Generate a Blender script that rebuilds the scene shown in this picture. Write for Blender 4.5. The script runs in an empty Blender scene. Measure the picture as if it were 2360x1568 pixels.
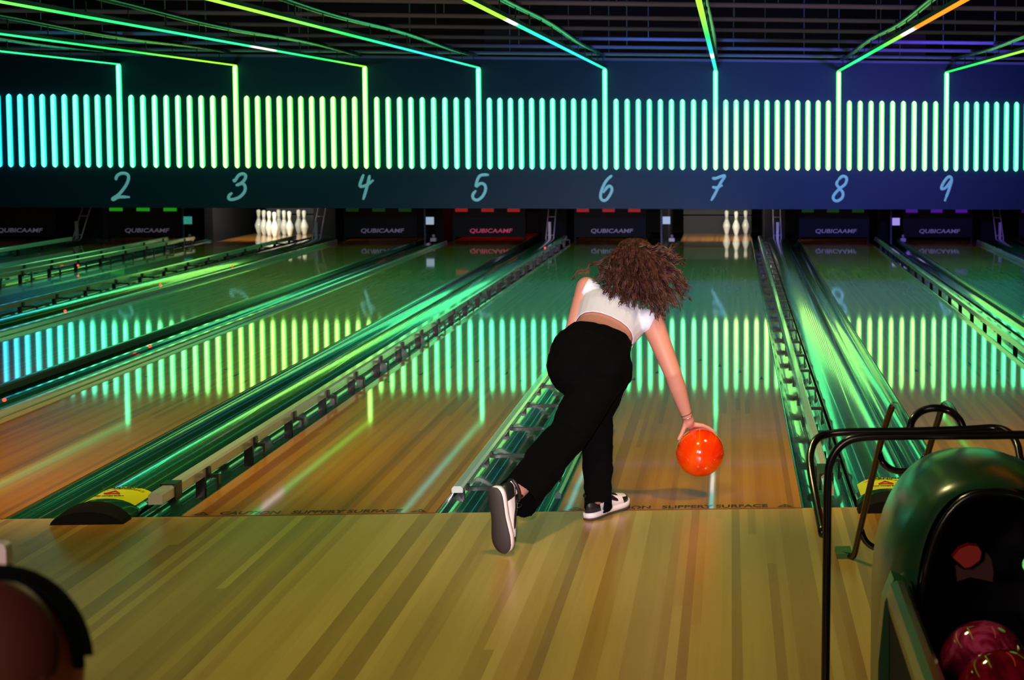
import bpy, bmesh, math, random
from math import pi, sin, cos, sqrt
from mathutils import Vector, Matrix, noise
random.seed(7)
C = bpy.context.scene.collection
scn = bpy.context.scene

# ------------------------------------------------------------------ camera
FPX, PX, PY = 3721.0, 2010.8, 574.0          # focal length and principal point (2360x1568 frame)
YAW, PITCH, ROLL = 0.0878, 0.0719, 0.0063
CAM = Vector((0.7447, -6.953, 1.6396))
F_ = Vector((sin(YAW)*cos(PITCH), cos(YAW)*cos(PITCH), -sin(PITCH)))
R0 = Vector((cos(YAW), -sin(YAW), 0)); U0 = R0.cross(F_)
R_ = R0*cos(ROLL) + U0*sin(ROLL); U_ = -R0*sin(ROLL) + U0*cos(ROLL)
cd = bpy.data.cameras.new('camera'); cam = bpy.data.objects.new('camera', cd); C.objects.link(cam)
m = Matrix.Identity(4)
for i in range(3):
    m[i][0] = R_[i]; m[i][1] = U_[i]; m[i][2] = -F_[i]; m[i][3] = CAM[i]
cam.matrix_world = m
cd.sensor_width = 36; cd.sensor_fit = 'HORIZONTAL'; cd.lens = FPX*36/2360
cd.shift_x = (1180-PX)/2360; cd.shift_y = (PY-784)/2360
cd.clip_start = 0.05; cd.clip_end = 100
cd.dof.use_dof = True; cd.dof.focus_distance = 7.2; cd.dof.aperture_fstop = 6.5
scn.camera = cam

def ray(x, y): return F_ + R_*((x-PX)/FPX) - U_*((y-PY)/FPX)
def at(x, y, D): return CAM + ray(x, y)*D                       # pixel + depth -> world point
def atY(x, y, Y): v = ray(x, y); return CAM + v*((Y-CAM.y)/v.y)
def atZ(x, y, Z): v = ray(x, y); return CAM + v*((Z-CAM.z)/v.z)

# ------------------------------------------------------------------ world, lamps, exposure
w = bpy.data.worlds.new('world'); scn.world = w; w.use_nodes = True
w.node_tree.nodes['Background'].inputs[0].default_value = (0.02, 0.03, 0.05, 1)
w.node_tree.nodes['Background'].inputs[1].default_value = 0.3
scn.view_settings.view_transform = 'Standard'; scn.view_settings.look = 'None'
scn.view_settings.exposure = 0.0; scn.view_settings.gamma = 1.0
scn.view_settings.use_curve_mapping = False

def lamp(name, kind, loc, target, power, color, size=0.3, size_y=None, spot=None, blend=1.0):
    d = bpy.data.lights.new(name, kind); d.energy = power; d.color = color
    if kind == 'AREA':
        d.shape = 'RECTANGLE' if size_y else 'DISK'; d.size = size
        if size_y: d.size_y = size_y
    else: d.shadow_soft_size = size
    if kind == 'SPOT': d.spot_size = spot; d.spot_blend = blend
    o = bpy.data.objects.new(name, d); C.objects.link(o); o.location = loc
    o.rotation_euler = (Vector(target)-Vector(loc)).to_track_quat('-Z', 'Y').to_euler()
    return o
# the photographer's flash, zoomed onto the bowler
lamp('camera_flash', 'SPOT', (0.66, -6.9, 1.86), (-0.05, 0.3, 0.62), 2500, (1.0, 0.84, 0.88), 0.05, spot=math.radians(21), blend=0.9)
# house lamps under the ceiling over the approach and over the lanes, plus added fills
lamp('overhead_spot', 'AREA', (0.2, -1.5, 2.65), (0.1, -1.2, 0), 32, (1.0, 0.86, 0.36), 0.3)
lamp('lounge_fill', 'AREA', (-0.8, -8.4, 3.2), (-0.2, -4.5, 0.9), 36, (1.0, 0.80, 0.74), 0.8)  # added fill from behind the camera for the near corner, no known fixture
lamp('lounge_fill', 'AREA', (-0.9, -7.3, 1.9), (-0.1, -5.2, 0.95), 38, (1.0, 0.66, 0.55), 0.5)  # added low fill on the camera side of the seated head
for x_, p_ in ((1.7, 330), (-2.3, 420), (-4.8, 180)):
    lamp('overhead_spot', 'SPOT', (x_, -0.5, 2.64), (x_-.35, 1.9, 0), p_, (1.0, 0.70, 0.26), 0.15, spot=math.radians(88))
lamp('overhead_spot', 'SPOT', (-0.35, -0.9, 2.64), (-0.42, 0.15, 0.85), 70, (0.92, 0.84, 1.0), 0.12, spot=math.radians(30))  # added neutral fill to brighten the bowler's back, no known fixture
# added violet fill aimed up to brighten the joists, no known fixture
lamp('wash_light', 'SPOT', (1.5, -1.0, 2.0), (1.2, 13.5, 3.0), 190, (0.62, 0.50, 0.85), 0.3, spot=math.radians(42))
lamp('wash_light', 'SPOT', (-4.0, -1.0, 2.0), (-5.5, 13.5, 3.0), 80, (0.45, 0.50, 0.75), 0.3, spot=math.radians(42))
# coloured washes aimed at the wall above the lanes
lamp('wash_light', 'SPOT', (3.5, 9.8, 1.9), (3.4, 16.5, 1.2), 650, (0.16, 0.10, 1.0), 0.15, spot=math.radians(75))
lamp('wash_light', 'SPOT', (0.2, 9.8, 1.9), (-0.2, 16.5, 1.0), 380, (0.10, 0.28, 1.0), 0.15, spot=math.radians(75))
lamp('wash_light', 'SPOT', (-6.5, 9.8, 1.9), (-6.5, 16.5, 1.0), 90, (0.05, 0.55, 0.8), 0.15, spot=math.radians(85))

# ------------------------------------------------------------------ materials
def mat(name, base=(.5,.5,.5), rough=.5, metal=0, spec=.5, coat=0, coat_rough=.05, emit=None, estr=1, sheen=0):
    M = bpy.data.materials.new(name); M.use_nodes = True
    b = M.node_tree.nodes['Principled BSDF']
    b.inputs['Base Color'].default_value = (*base, 1); b.inputs['Roughness'].default_value = rough
    b.inputs['Metallic'].default_value = metal; b.inputs['Specular IOR Level'].default_value = spec
    b.inputs['Coat Weight'].default_value = coat; b.inputs['Coat Roughness'].default_value = coat_rough
    b.inputs['Sheen Weight'].default_value = sheen
    if emit: b.inputs['Emission Color'].default_value = (*emit, 1); b.inputs['Emission Strength'].default_value = estr
    return M
def N(M, t, **kw):
    n = M.node_tree.nodes.new(t)
    for k, v in kw.items():
        if k in n.inputs: n.inputs[k].default_value = v
        else: setattr(n, k, v)
    return n
def L(M, a, b): M.node_tree.links.new(a, b)
def bsdf(M): return M.node_tree.nodes['Principled BSDF']
def ramp(M, stops, fac):
    r = N(M, 'ShaderNodeValToRGB'); e = r.color_ramp.elements
    e[0].position, e[0].color = stops[0][0], (*stops[0][1], 1)
    e[1].position, e[1].color = stops[-1][0], (*stops[-1][1], 1)
    for p, c in stops[1:-1]:
        x = e.new(p); x.color = (*c, 1)
    L(M, fac, r.inputs[0]); return r.outputs[0]
def math_(M, op, a, b=None, c=None):
    n = N(M, 'ShaderNodeMath', operation=op)
    for i, v in enumerate((a, b, c)):
        if v is None: continue
        if isinstance(v, (int, float)): n.inputs[i].default_value = v
        else: L(M, v, n.inputs[i])
    return n.outputs[0]

def board_mat(name, width, stops, rough, coat, coat_rough, bump_scale, bump_str):
    """narrow glued boards running along Y, every board its own tone"""
    M = mat(name, rough=rough, coat=coat, coat_rough=coat_rough, spec=.6)
    tc = N(M, 'ShaderNodeTexCoord'); sp = N(M, 'ShaderNodeSeparateXYZ'); L(M, tc.outputs['Object'], sp.inputs[0])
    bx = math_(M, 'FLOOR', math_(M, 'DIVIDE', sp.outputs[0], width))
    w1 = N(M, 'ShaderNodeTexWhiteNoise', noise_dimensions='1D'); L(M, bx, w1.inputs['W'])
    yy = math_(M, 'ADD', math_(M, 'DIVIDE', sp.outputs[1], 9.5), math_(M, 'MULTIPLY', w1.outputs[0], 7.3))
    cb = N(M, 'ShaderNodeCombineXYZ'); L(M, bx, cb.inputs[0]); L(M, math_(M, 'FLOOR', yy), cb.inputs[1])
    w2 = N(M, 'ShaderNodeTexWhiteNoise', noise_dimensions='3D'); L(M, cb.outputs[0], w2.inputs['Vector'])
    mp = N(M, 'ShaderNodeMapping'); mp.inputs['Scale'].default_value = (60, 2.2, 1); L(M, tc.outputs['Object'], mp.inputs[0])
    nz = N(M, 'ShaderNodeTexNoise'); nz.inputs['Scale'].default_value = 1.0; nz.inputs['Detail'].default_value = 5; L(M, mp.outputs[0], nz.inputs['Vector'])
    big = N(M, 'ShaderNodeTexNoise'); big.inputs['Scale'].default_value = 1.0; big.inputs['Detail'].default_value = 1
    mp2 = N(M, 'ShaderNodeMapping'); mp2.inputs['Scale'].default_value = (3.5, .12, 1); L(M, tc.outputs['Object'], mp2.inputs[0]); L(M, mp2.outputs[0], big.inputs['Vector'])
    f = math_(M, 'ADD', math_(M, 'MULTIPLY', w2.outputs[0], .50), math_(M, 'ADD', math_(M, 'MULTIPLY', nz.outputs[0], .25), math_(M, 'MULTIPLY', big.outputs[0], .30)))
    L(M, ramp(M, stops, f), bsdf(M).inputs['Base Color'])
    # slow waves of the polished finish
    mp3 = N(M, 'ShaderNodeMapping'); mp3.inputs['Scale'].default_value = (bump_scale, bump_scale*.55, 1); L(M, tc.outputs['Object'], mp3.inputs[0])
    n3 = N(M, 'ShaderNodeTexNoise'); n3.inputs['Scale'].default_value = 1.0; n3.inputs['Detail'].default_value = 1.5; L(M, mp3.outputs[0], n3.inputs['Vector'])
    bp = N(M, 'ShaderNodeBump'); bp.inputs['Strength'].default_value = 1.0; bp.inputs['Distance'].default_value = bump_str; L(M, n3.outputs[0], bp.inputs['Height'])
    L(M, bp.outputs[0], bsdf(M).inputs['Coat Normal']); L(M, bp.outputs[0], bsdf(M).inputs['Normal'])
    return M

M_lane = board_mat('lane maple', .0275, [(.25, (.36,.10,.008)), (.5, (.56,.185,.013)), (.8, (.70,.30,.03))], .30, 1.0, .045, 5.0, .00010)
M_appr = board_mat('approach maple', .0340, [(.25, (.34,.15,.025)), (.5, (.48,.25,.045)), (.8, (.64,.40,.095))], .36, .75, .32, 3.0, .0004)
M_gut = mat('gutter plastic', (.005,.055,.038), .22, spec=1.0, coat=1, coat_rough=.06)
M_cover = mat('ball track cover', (.005,.06,.038), .20, spec=1.0, coat=1, coat_rough=.08)
M_rail = mat('bumper rail', (.58,.64,.62), .22, spec=.8, coat=1, coat_rough=.12)
M_darkrail = mat('dark bumper rail', (.06,.10,.10), .2, spec=.6)
M_brk = mat('black plastic', (.008,.010,.010), .35)
M_blk = mat('black gloss', (.006,.006,.007), .22, spec=.6)
M_skin = mat('skin', (.50,.215,.165), .5, spec=.35)
M_matte = mat('matt black', (.006,.006,.008), .8, spec=.2)
M_mask = mat('dark blue wall panel', (.006,.060,.095), .45, spec=.4)
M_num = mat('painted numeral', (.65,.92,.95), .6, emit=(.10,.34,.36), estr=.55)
M_steel = mat('grey steel', (.55,.47,.50), .4, metal=.3)
M_joist = mat('painted steel joist', (.40,.39,.55), .6)
M_ceil = mat('black ceiling', (.010,.009,.010), .9)
M_brown = mat('plywood hatch', (.10,.055,.03), .8)
M_pin = mat('pin white', (.78,.80,.70), .25, coat=.5)
M_pinred = mat('pin neck stripe', (.05,.05,.05), .3)
M_yel = mat('yellow sticker', (.62,.70,.01), .4)
M_red = mat('red print', (.45,.02,.01), .5)
M_ink = mat('dark print', (.03,.028,.01), .6)
M_foul = mat('foul line paint', (.16,.02,.012), .5)
M_trimw = mat('pale wood edge', (.42,.34,.20), .5)
M_mark = mat('lane print', (.045,.035,.012), .4, coat=1, coat_rough=.04)
M_pit = mat('pit curtain', (.05,.05,.052), .7)
M_white = mat('white plastic', (.75,.70,.72), .4)
M_deck = board_mat('pin deck maple', .0275, [(.25, (.36,.14,.02)), (.5, (.55,.24,.03)), (.8, (.65,.33,.06))], .35, 1.0, .05, 9.0, .00015)

def tube_mat():
    M = bpy.data.materials.new('light tube'); M.use_nodes = True; nt = M.node_tree; nt.nodes.remove(nt.nodes['Principled BSDF'])
    out = nt.nodes['Material Output']; em = N(M, 'ShaderNodeEmission'); L(M, em.outputs[0], out.inputs[0])
    oi = N(M, 'ShaderNodeObjectInfo'); tc = N(M, 'ShaderNodeTexCoord'); sp = N(M, 'ShaderNodeSeparateXYZ'); L(M, tc.outputs['Object'], sp.inputs[0])
    # LED strip behind the diffuser: hottest along the middle
    ax = math_(M, 'MULTIPLY', math_(M, 'ABSOLUTE', sp.outputs[0]), 1/.036)
    core = N(M, 'ShaderNodeMapRange', interpolation_type='SMOOTHSTEP'); L(M, ax, core.inputs[0])
    core.inputs[1].default_value = .10; core.inputs[2].default_value = .95; core.inputs[3].default_value = 1.0; core.inputs[4].default_value = 0.0
    lo = N(M, 'ShaderNodeMapRange'); L(M, sp.outputs[2], lo.inputs[0]); lo.inputs[1].default_value = 0; lo.inputs[2].default_value = 1.0; lo.inputs[3].default_value = 1; lo.inputs[4].default_value = 0
    mx = N(M, 'ShaderNodeMix', data_type='RGBA'); L(M, math_(M, 'MULTIPLY', lo.outputs[0], oi.outputs['Alpha']), mx.inputs[0])
    L(M, oi.outputs['Color'], mx.inputs[6]); mx.inputs[7].default_value = (.74, 1.0, .20, 1)
    ed = N(M, 'ShaderNodeMix', data_type='RGBA', blend_type='MULTIPLY'); ed.inputs[0].default_value = 1; L(M, mx.outputs[2], ed.inputs[6]); ed.inputs[7].default_value = (.03, .38, .25, 1)
    m2 = N(M, 'ShaderNodeMix', data_type='RGBA'); L(M, core.outputs[0], m2.inputs[0]); L(M, ed.outputs[2], m2.inputs[6]); L(M, mx.outputs[2], m2.inputs[7])
    L(M, m2.outputs[2], em.inputs[0]); em.inputs[1].default_value = 5.6
    return M
M_tube = tube_mat()

def strip_mat(name, stops, strength=1.6):
    """LED line whose colour runs along Y; stops = [(Y, colour), ...]"""
    M = bpy.data.materials.new(name); M.use_nodes = True; nt = M.node_tree; nt.nodes.remove(nt.nodes['Principled BSDF'])
    em = N(M, 'ShaderNodeEmission'); L(M, em.outputs[0], nt.nodes['Material Output'].inputs[0])
    tc = N(M, 'ShaderNodeTexCoord'); sp = N(M, 'ShaderNodeSeparateXYZ'); L(M, tc.outputs['Object'], sp.inputs[0])
    f = math_(M, 'DIVIDE', math_(M, 'ADD', sp.outputs[1], 4.0), 21.0)
    L(M, ramp(M, [((y+4)/21, c) for y, c in sorted(stops)], f), em.inputs[0]); em.inputs[1].default_value = strength
    return M

# ------------------------------------------------------------------ mesh helpers
class MB:
    def __init__(s): s.v = []; s.f = []; s.mi = []; s.sm = []
    def add(s, vs, fs, mi=0, smooth=True):
        o = len(s.v); s.v += [tuple(v) for v in vs]
        for f in fs: s.f.append([i+o for i in f]); s.mi.append(mi); s.sm.append(smooth)
    def box(s, x0, x1, y0, y1, z0, z1, mi=0):
        v = [(x,y,z) for z in (z0,z1) for y in (y0,y1) for x in (x0,x1)]
        s.add(v, [(0,2,3,1),(4,5,7,6),(0,1,5,4),(2,6,7,3),(0,4,6,2),(1,3,7,5)], mi, False)
    def loft(s, rings, mi=0, close=True, caps=True, smooth=True):
        n = len(rings[0]); vs = [p for r in rings for p in r]; fs = []
        for i in range(len(rings)-1):
            for j in range(n if close else n-1):
                k = (j+1) % n
                fs.append((i*n+j, i*n+k, (i+1)*n+k, (i+1)*n+j))
        if caps and close:
            fs.append(tuple(reversed(range(n)))); fs.append(tuple((len(rings)-1)*n+j for j in range(n)))
        s.add(vs, fs, mi, smooth)
    def tube(s, pts, r, n=8, mi=0, caps=True):
        pts = [Vector(p) for p in pts]; rs = r if isinstance(r, (list, tuple)) else [r]*len(pts)
        rings = []; prev = None
        for i, p in enumerate(pts):
            t = (pts[min(i+1, len(pts)-1)] - pts[max(i-1, 0)])
            if t.length < 1e-9: t = Vector((0,0,1))
            t.normalize()
            if prev is None:
                a = Vector((0,0,1)) if abs(t.z) < .9 else Vector((1,0,0)); u = t.cross(a).normalized()
            else:
                u = (prev - t*prev.dot(t))
                u = u.normalized() if u.length > 1e-6 else t.orthogonal().normalized()
            prev = u; v = t.cross(u)
            rings.append([p + (u*cos(2*pi*k/n) + v*sin(2*pi*k/n))*rs[i] for k in range(n)])
        s.loft(rings, mi, True, caps)
    def profY(s, prof, y0, y1, mi=0, closed=True, smooth=False, ns=1):
        e = min(.002, (y1-y0)*.1); ys = [y0+(y1-y0)*i/ns for i in range(ns+1)]
        if smooth: ys = [ys[0], ys[0]+e] + ys[1:-1] + [ys[-1]-e, ys[-1]]
        rings = [[(x, y, z) for x, z in prof] for y in ys]
        s.loft(rings, mi, closed, closed, smooth)
    def ell(s, c, r, n=16, mi=0, M=None):
        c = Vector(c); rings = []
        for i in range(1, n//2):
            t = pi*i/(n//2)
            ring = [Vector((r[0]*sin(t)*cos(2*pi*k/n), r[1]*sin(t)*sin(2*pi*k/n), r[2]*cos(t))) for k in range(n)]
            rings.append([c + (M @ p if M else p) for p in ring])
        s.loft(rings, mi)
    def lathe(s, prof, c=(0,0,0), n=20, mi=0):
        rings = [[(c[0]+r*cos(2*pi*k/n), c[1]+r*sin(2*pi*k/n), c[2]+z) for k in range(n)] for r, z in prof]
        s.loft(rings, mi)
    def build(s, name, mats, parent=None, loc=None, auto=None):
        me = bpy.data.meshes.new(name); me.from_pydata(s.v, [], s.f); me.update()
        for M in (mats if isinstance(mats, (list, tuple)) else [mats]): me.materials.append(M)
        me.polygons.foreach_set('material_index', s.mi); me.polygons.foreach_set('use_smooth', s.sm)
        bm = bmesh.new(); bm.from_mesh(me); bmesh.ops.recalc_face_normals(bm, faces=bm.faces); bm.to_mesh(me); bm.free()
        o = bpy.data.objects.new(name, me); C.objects.link(o)
        if parent: o.parent = parent
        if loc: o.location = loc
        return o
def tag(o, label=None, cat=None, group=None, kind=None):
    if label: o['label'] = label
    if cat: o['category'] = cat
    if group: o['group'] = group
    if kind: o['kind'] = kind
    return o
def empty(name, loc=(0,0,0), label=None, cat=None, group=None):
    o = bpy.data.objects.new(name, None); C.objects.link(o); o.location = loc; o.empty_display_size = .1
    return tag(o, label, cat, group)
def keep_world(o, parent):                  # parent without moving (parents here are never rotated)
    o.parent = parent; o.location = Vector(o.location) - Vector(parent.location); return o
def text_mesh(name, body, size, mats, parent=None, extrude=.001, align='CENTER', bold=0, shear=0, sx=1.0):
    cu = bpy.data.curves.new(name, 'FONT'); cu.body = body; cu.size = size; cu.extrude = extrude; cu.align_x = align
    cu.offset = bold; cu.shear = shear; cu.resolution_u = 3
    o = bpy.data.objects.new(name, cu); C.objects.link(o)
    me = bpy.data.meshes.new_from_object(o.evaluated_get(bpy.context.evaluated_depsgraph_get()))
    bpy.data.objects.remove(o); me.name = name; me.materials.clear(); me.materials.append(mats)
    for v in me.vertices: v.co.x *= sx
    o = bpy.data.objects.new(name, me); C.objects.link(o)
    if parent: o.parent = parent
    return o

# ------------------------------------------------------------------ layout of the lanes
LW = 1.0541; GN = .5213; GW = .7205           # lane width, narrow gap, gap with a ball track
YM = 16.49                                    # face of the wall panel above the lanes
lx = {7: LW/2}
lx[6] = lx[7]-LW-GN; lx[5] = lx[6]-LW-GW; lx[4] = lx[5]-LW-GN; lx[3] = lx[4]-LW-GW; lx[2] = lx[3]-LW-GN; lx[1] = lx[2]-LW-GW
lx[8] = lx[7]+LW+GW; lx[9] = lx[8]+LW+GN; lx[10] = lx[9]+LW+GW
def eL(n): return lx[n]-LW/2
def eR(n): return lx[n]+LW/2
X0, X1 = eL(1)-1.2, eR(10)+1.2

# ------------------------------------------------------------------ room shell
b = MB(); b.box(X0-.2, X1+.2, -9.0, 0, -.2, 0); tag(b.build('floor', M_appr), kind='structure')
b = MB(); b.box(X0-.2, X1+.2, 0.001, 22, -.35, -.16); tag(b.build('floor_under_lanes', M_matte), kind='structure')
b = MB(); b.box(X0-.2, X1+.2, -9.0, 22, 4.4, 4.6); tag(b.build('ceiling', M_ceil), kind='structure')
b = MB(); b.box(X0-.4, X0-.2, -9.0, 22, -.35, 4.6); tag(b.build('wall_left', M_ceil), kind='structure')
b = MB(); b.box(X1+.2, X1+.4, -9.0, 22, -.35, 4.6); tag(b.build('wall_right', M_ceil), kind='structure')
b = MB(); b.box(X0-.4, X1+.4, 22, 22.2, -.35, 4.6); tag(b.build('wall_back', M_ceil), kind='structure')
b = MB(); b.box(X0-.4, X1+.4, -9.2, -9.0, -.35, 4.6); tag(b.build('wall_front', mat('lounge wall', (.10,.06,.03), .8)), kind='structure')
b = MB(); b.box(X0, X1, YM, YM+.12, .524, 2.645); tag(b.build('wall_mask', M_mask), kind='structure')
b = MB(); b.box(X0, X1, YM-.03, YM+.12, 2.6452, 2.68); tag(b.build('trim_1', M_joist), kind='structure')
# pale edge of the approach where the gutters start
tg = 2
for a_, c_ in [(eR(n), eL(n+1)) for n in range(2, 9)]:
    b = MB(); b.box(a_+.002, c_-.002, -.001, .012, -.12, -.001); tag(b.build('trim_%d' % tg, M_trimw), kind='structure'); tg += 1

# ------------------------------------------------------------------ lanes
def poly_flat(pts, z, mi=0):
    return [(x, y, z) for x, y in pts]
for n in range(1, 11):
    t = empty('bowling_lane', (lx[n], 0, 0), 'polished maple bowling lane running to the pins below number %d' % n if 2 <= n <= 9 else
              ('maple bowling lane at the far left edge, left of the lane below number 2' if n == 1 else 'maple bowling lane at the far right edge, right of the lane below number 9'), 'bowling lane', 'bowling lanes')
    b = MB(); b.box(-LW/2, LW/2, .0, 18.0, -.12, 0); b.build('lane_bed', M_lane, t)
    b = MB(); b.box(-LW/2, LW/2, 18.0, 19.25, -.12, 0); b.build('pin_deck', M_deck, t)
    b = MB(); b.box(-LW/2, LW/2, .004, .016, 0.0, .0006); b.build('foul_line', M_foul, t)
    if 3 <= n <= 9:
        b = MB()
        for k in range(-3, 4):
            cx, cy = k*.1405, 4.75-abs(k)*.30
            b.add([(cx-.014, cy-.15, .0006), (cx+.014, cy-.15, .0006), (cx, cy, .0006)], [(0,1,2)], 0, False)
        b.build('aiming_arrows', M_mark, t)
    if 4 <= n <= 9:
        # printed caution line with its two triangles
        tx = text_mesh('caution_text', 'CAUTION   SLIPPERY SURFACE', .075, M_mark, t, .0004, bold=.0018, sx=.74)
        tx.location = (0, .035, .0006)
        b = MB()
        for sx in (-1, 1):
            cx = sx*.455; w_ = .036
            o3 = [(cx-w_, .032), (cx+w_, .032), (cx, .085)]; i3 = [(cx-w_*.55, .043), (cx+w_*.55, .043), (cx, .071)]
            vs = [(x, y, .0009) for x, y in o3+i3]
            b.add(vs, [(0,1,4,3),(1,2,5,4),(2,0,3,5)], 0, False)
            b.box(cx-.003, cx+.003, .046, .062, .0006, .001)
        b.build('caution_triangles', M_mark, t)

# ------------------------------------------------------------------ gutters, bumper rails, ball track covers
YE = 17.6
def gutter(xa, xb, label):
    n = 12; d = .085; prof = []
    rim = .012
    prof += [(xa+.002, -.004), (xa+rim, -.004)]
    for k in range(n+1):
        a = pi*k/n; cx = (xa+xb)/2; r = (xb-xa)/2-rim
        prof.append((cx-r*cos(a), -.004-d*sin(a)))
    prof += [(xb-rim, -.004), (xb-.002, -.004)]
    low = [(x, z-.006) for x, z in reversed(prof)]
    b = MB(); b.profY(prof+low, .014, YE+1.6, smooth=True)
    o = b.build('gutter', M_gut); tag(o, label, 'gutter', 'glossy gutters beside the lanes')
    return o
def rail(x, top, y0, y1, label, side, br=True, wid=.046, hgt=.05, M=None, arm=.0, short=None, step=.74, ph=.35):
    """long bumper rail; side = +1 when its arms reach to the right"""
    t = empty('bumper_rail', (x, y0, top), label, 'bumper rail', 'bumper rails along the gutters')
    M = M or M_rail
    c = .010
    prof = [(-wid/2, -hgt), (wid/2, -hgt), (wid/2, -c), (wid/2-c, 0), (-wid/2+c, 0), (-wid/2, -c)]
    b = MB(); b.profY(prof, 0, y1-y0); b.build('rail', M, t)
    b = MB(); b.profY([(px*1.12, pz*1.1+.002) for px, pz in prof], y1-y0, y1-y0+.03); b.build('end_cap', M_brk, t)
    if short:
        b = MB(); b.profY(prof, short[0]-y0, short[1]-y0); b.build('rail', M, t)
        b = MB(); b.box(-.03, .035, short[1]-y0, -.01, -hgt-.02, .006); b.build('hinge_block', M_brk, t)
    first = None; y = ph
    while br and y < y1-y0:
        if first is None:
            b = MB(); s = side
            xs = s*wid/2; xe = s*(wid/2+arm)
            b.box(min(xs, xe), max(xs, xe), -.013, .013, -hgt-.010, -hgt+.006)
            b.box(min(xe, xe+s*.010), max(xe, xe+s*.010), -.014, .014, -(top+.05), -hgt+.004)
            b.box(min(xs, xs+s*.012), max(xs, xs+s*.012), -.02, .02, -hgt-.004, -.012)
            b.box(-wid*.35, wid*.35, -.012, .012, -(top+.06), -hgt)
            first = b.build('bracket', M_brk, t, (0, y, 0))
        else:
            k = first.copy(); C.objects.link(k); k.parent = t; k.location = (0, y, 0)
        y += step
    return t
def track_cover(xc, wd, label, near):
    t = empty('ball_track_cover', (xc, 0, 0), label, 'track cover', 'ball track covers between lane pairs')
    h = wd/2; prof = [(-h, -.03)]
    for k in range(13):
        a = pi*k/12; prof.append((-h*.96*cos(a), .012 + .046*(1-abs(cos(a))**2.6)))
    prof += [(h, -.03)]
    b = MB(); b.profY(prof, .20, YE, smooth=True, ns=1)
    b.build('cover', M_cover, t)
    # front slope and black end block
    ring = lambda y, s, w_: [(x*w_, y, -.03+(z+.03)*s) for x, z in prof]
    b = MB(); b.loft([ring(-.02, 1.02, 1.0), ring(.20, 1.02, 1.0)]); b.build('nose', M_cover, t)
    b = MB(); b.loft([[(x*1.03, y, (z+.001 if z > 0 else 0.0005)*s) for x, z in prof] for y, s in ((-.115, .9), (-.10, 1.20), (-.022, 1.3))], smooth=False)
    b.build('end_block', M_matte, t)
    if near:
        st = MB(); pts = []
        for k in range(2, 11):
            a = pi*k/12; pts.append((-h*.96*cos(a), .0135+.046*(1-abs(cos(a))**2.6)))
        st.loft([[(x, y, z+.0015) for x, z in pts] for y in (.10, .33)], close=False, caps=False)
        s_ = st.build('warning_sticker', M_yel, t)
        tri = MB(); zt = .068
        for a_, b_ in (((-.032,.165),(.032,.165)), ((.032,.165),(0,.215)), ((0,.215),(-.032,.165))):
            tri.tube([(a_[0], a_[1], zt), (b_[0], b_[1], zt)], .0032, 6)
        tri.build('warning_triangle', M_red, s_)
        tx = text_mesh('warning_text', 'WARNING', .036, M_ink, s_, .001, bold=.001, sx=1.0); tx.location = (0, .275, .066)
        tx = text_mesh('warning_text', 'KEEP HANDS CLEAR', .014, M_ink, s_, .001, sx=1.0); tx.location = (0, .125, .066)
    return t
cov = {}
for n in range(1, 10):
    a_, c_ = eR(n), eL(n+1)
    wide = (n % 2 == 1)
    if wide:
        cx = a_ + .385; cw = .285
        gutter(a_, cx-cw/2-.004, 'gutter along the right edge of the lane below number %d' % n if n > 1 else 'gutter along the right edge of the leftmost lane')
        gutter(cx+cw/2+.004, c_, 'gutter along the left edge of the lane below number %d' % (n+1) if n < 9 else 'gutter along the left edge of the rightmost lane')
        if n in (1, 3, 5, 7, 9):
            lab = {1: 'long glossy ball track cover left of the lane below number 2', 3: 'long glossy ball track cover between the lanes below numbers 3 and 4',
                   5: 'long glossy green ball track cover with yellow warning sticker left of the bowler', 7: 'long glossy green ball track cover with yellow warning sticker behind the ball return',
                   9: 'glossy ball track cover right of the lane below number 9'}[n]
            track_cover(cx, cw, lab, n in (5, 7))
    else:
        mid = (a_+c_)/2
        gutter(a_, mid-.022, 'gutter along the right edge of the lane below number %d' % n)
        gutter(mid+.022, c_, 'gutter along the left edge of the lane below number %d' % (n+1) if n < 9 else 'gutter')
        b = MB(); b.profY([(-.02,-.12),(.02,-.12),(.02,-.004),(.012,.012),(-.012,.012),(-.02,-.004)], .014, YE)
        o = b.build('divider', M_cover, loc=(mid, 0, 0)); tag(o, 'narrow glossy divider between the lanes below numbers %d and %d' % (n, n+1), 'divider', 'dividers between the gutters')
def RL(n, side): return 'bumper rail on the %s side of the lane below number %d' % (side, n)
rail(eL(2)-.145, .12, -.6+.9, 16.4, RL(2, 'left'), -1, arm=.05, M=M_rail)
rail(eR(2)+.09, .12, .3, 16.4, RL(2, 'right'), 1, arm=.07)
rail(eL(3)-.14, .12, .3, 16.6, RL(3, 'left'), 1, arm=.09)
rail(eR(3)+.045, .09, .3, 17.2, RL(3, 'right'), 1, arm=.12)
rail(eL(4)-.04, .045, .3, 17.0, RL(4, 'left'), -1, br=False, arm=.10)
rail(eR(4)+.03, .02, .3, 16.9, RL(4, 'right'), 1, br=False, arm=.12, M=M_darkrail)
rail(eL(5)-.035, .035, .3, 16.9, RL(5, 'left'), -1, br=False, arm=.12)
rail(eL(6)-.105, .10, .26, 17.0, 'pale grey ' + RL(6, 'left'), 1, wid=.058, arm=.045, short=(.02, .17))
rail(eR(6)+.028, .025, .42, 16.8, RL(6, 'right'), 1, wid=.05, hgt=.03, arm=.21, ph=.10, step=.75)
rail(eL(7)-.03, .02, .3, 17.0, 'dark ' + RL(7, 'left'), -1, arm=.0, M=M_darkrail, wid=.03, hgt=.03)
rail(eR(7)+.118, .10, .45, 17.0, 'pale raised ' + RL(7, 'right'), 1, arm=.07, short=(.02, .22))
rail(eR(8)+.07, .09, .3, 16.9, 'pale ' + RL(8, 'right'), 1, arm=.06)
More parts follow.
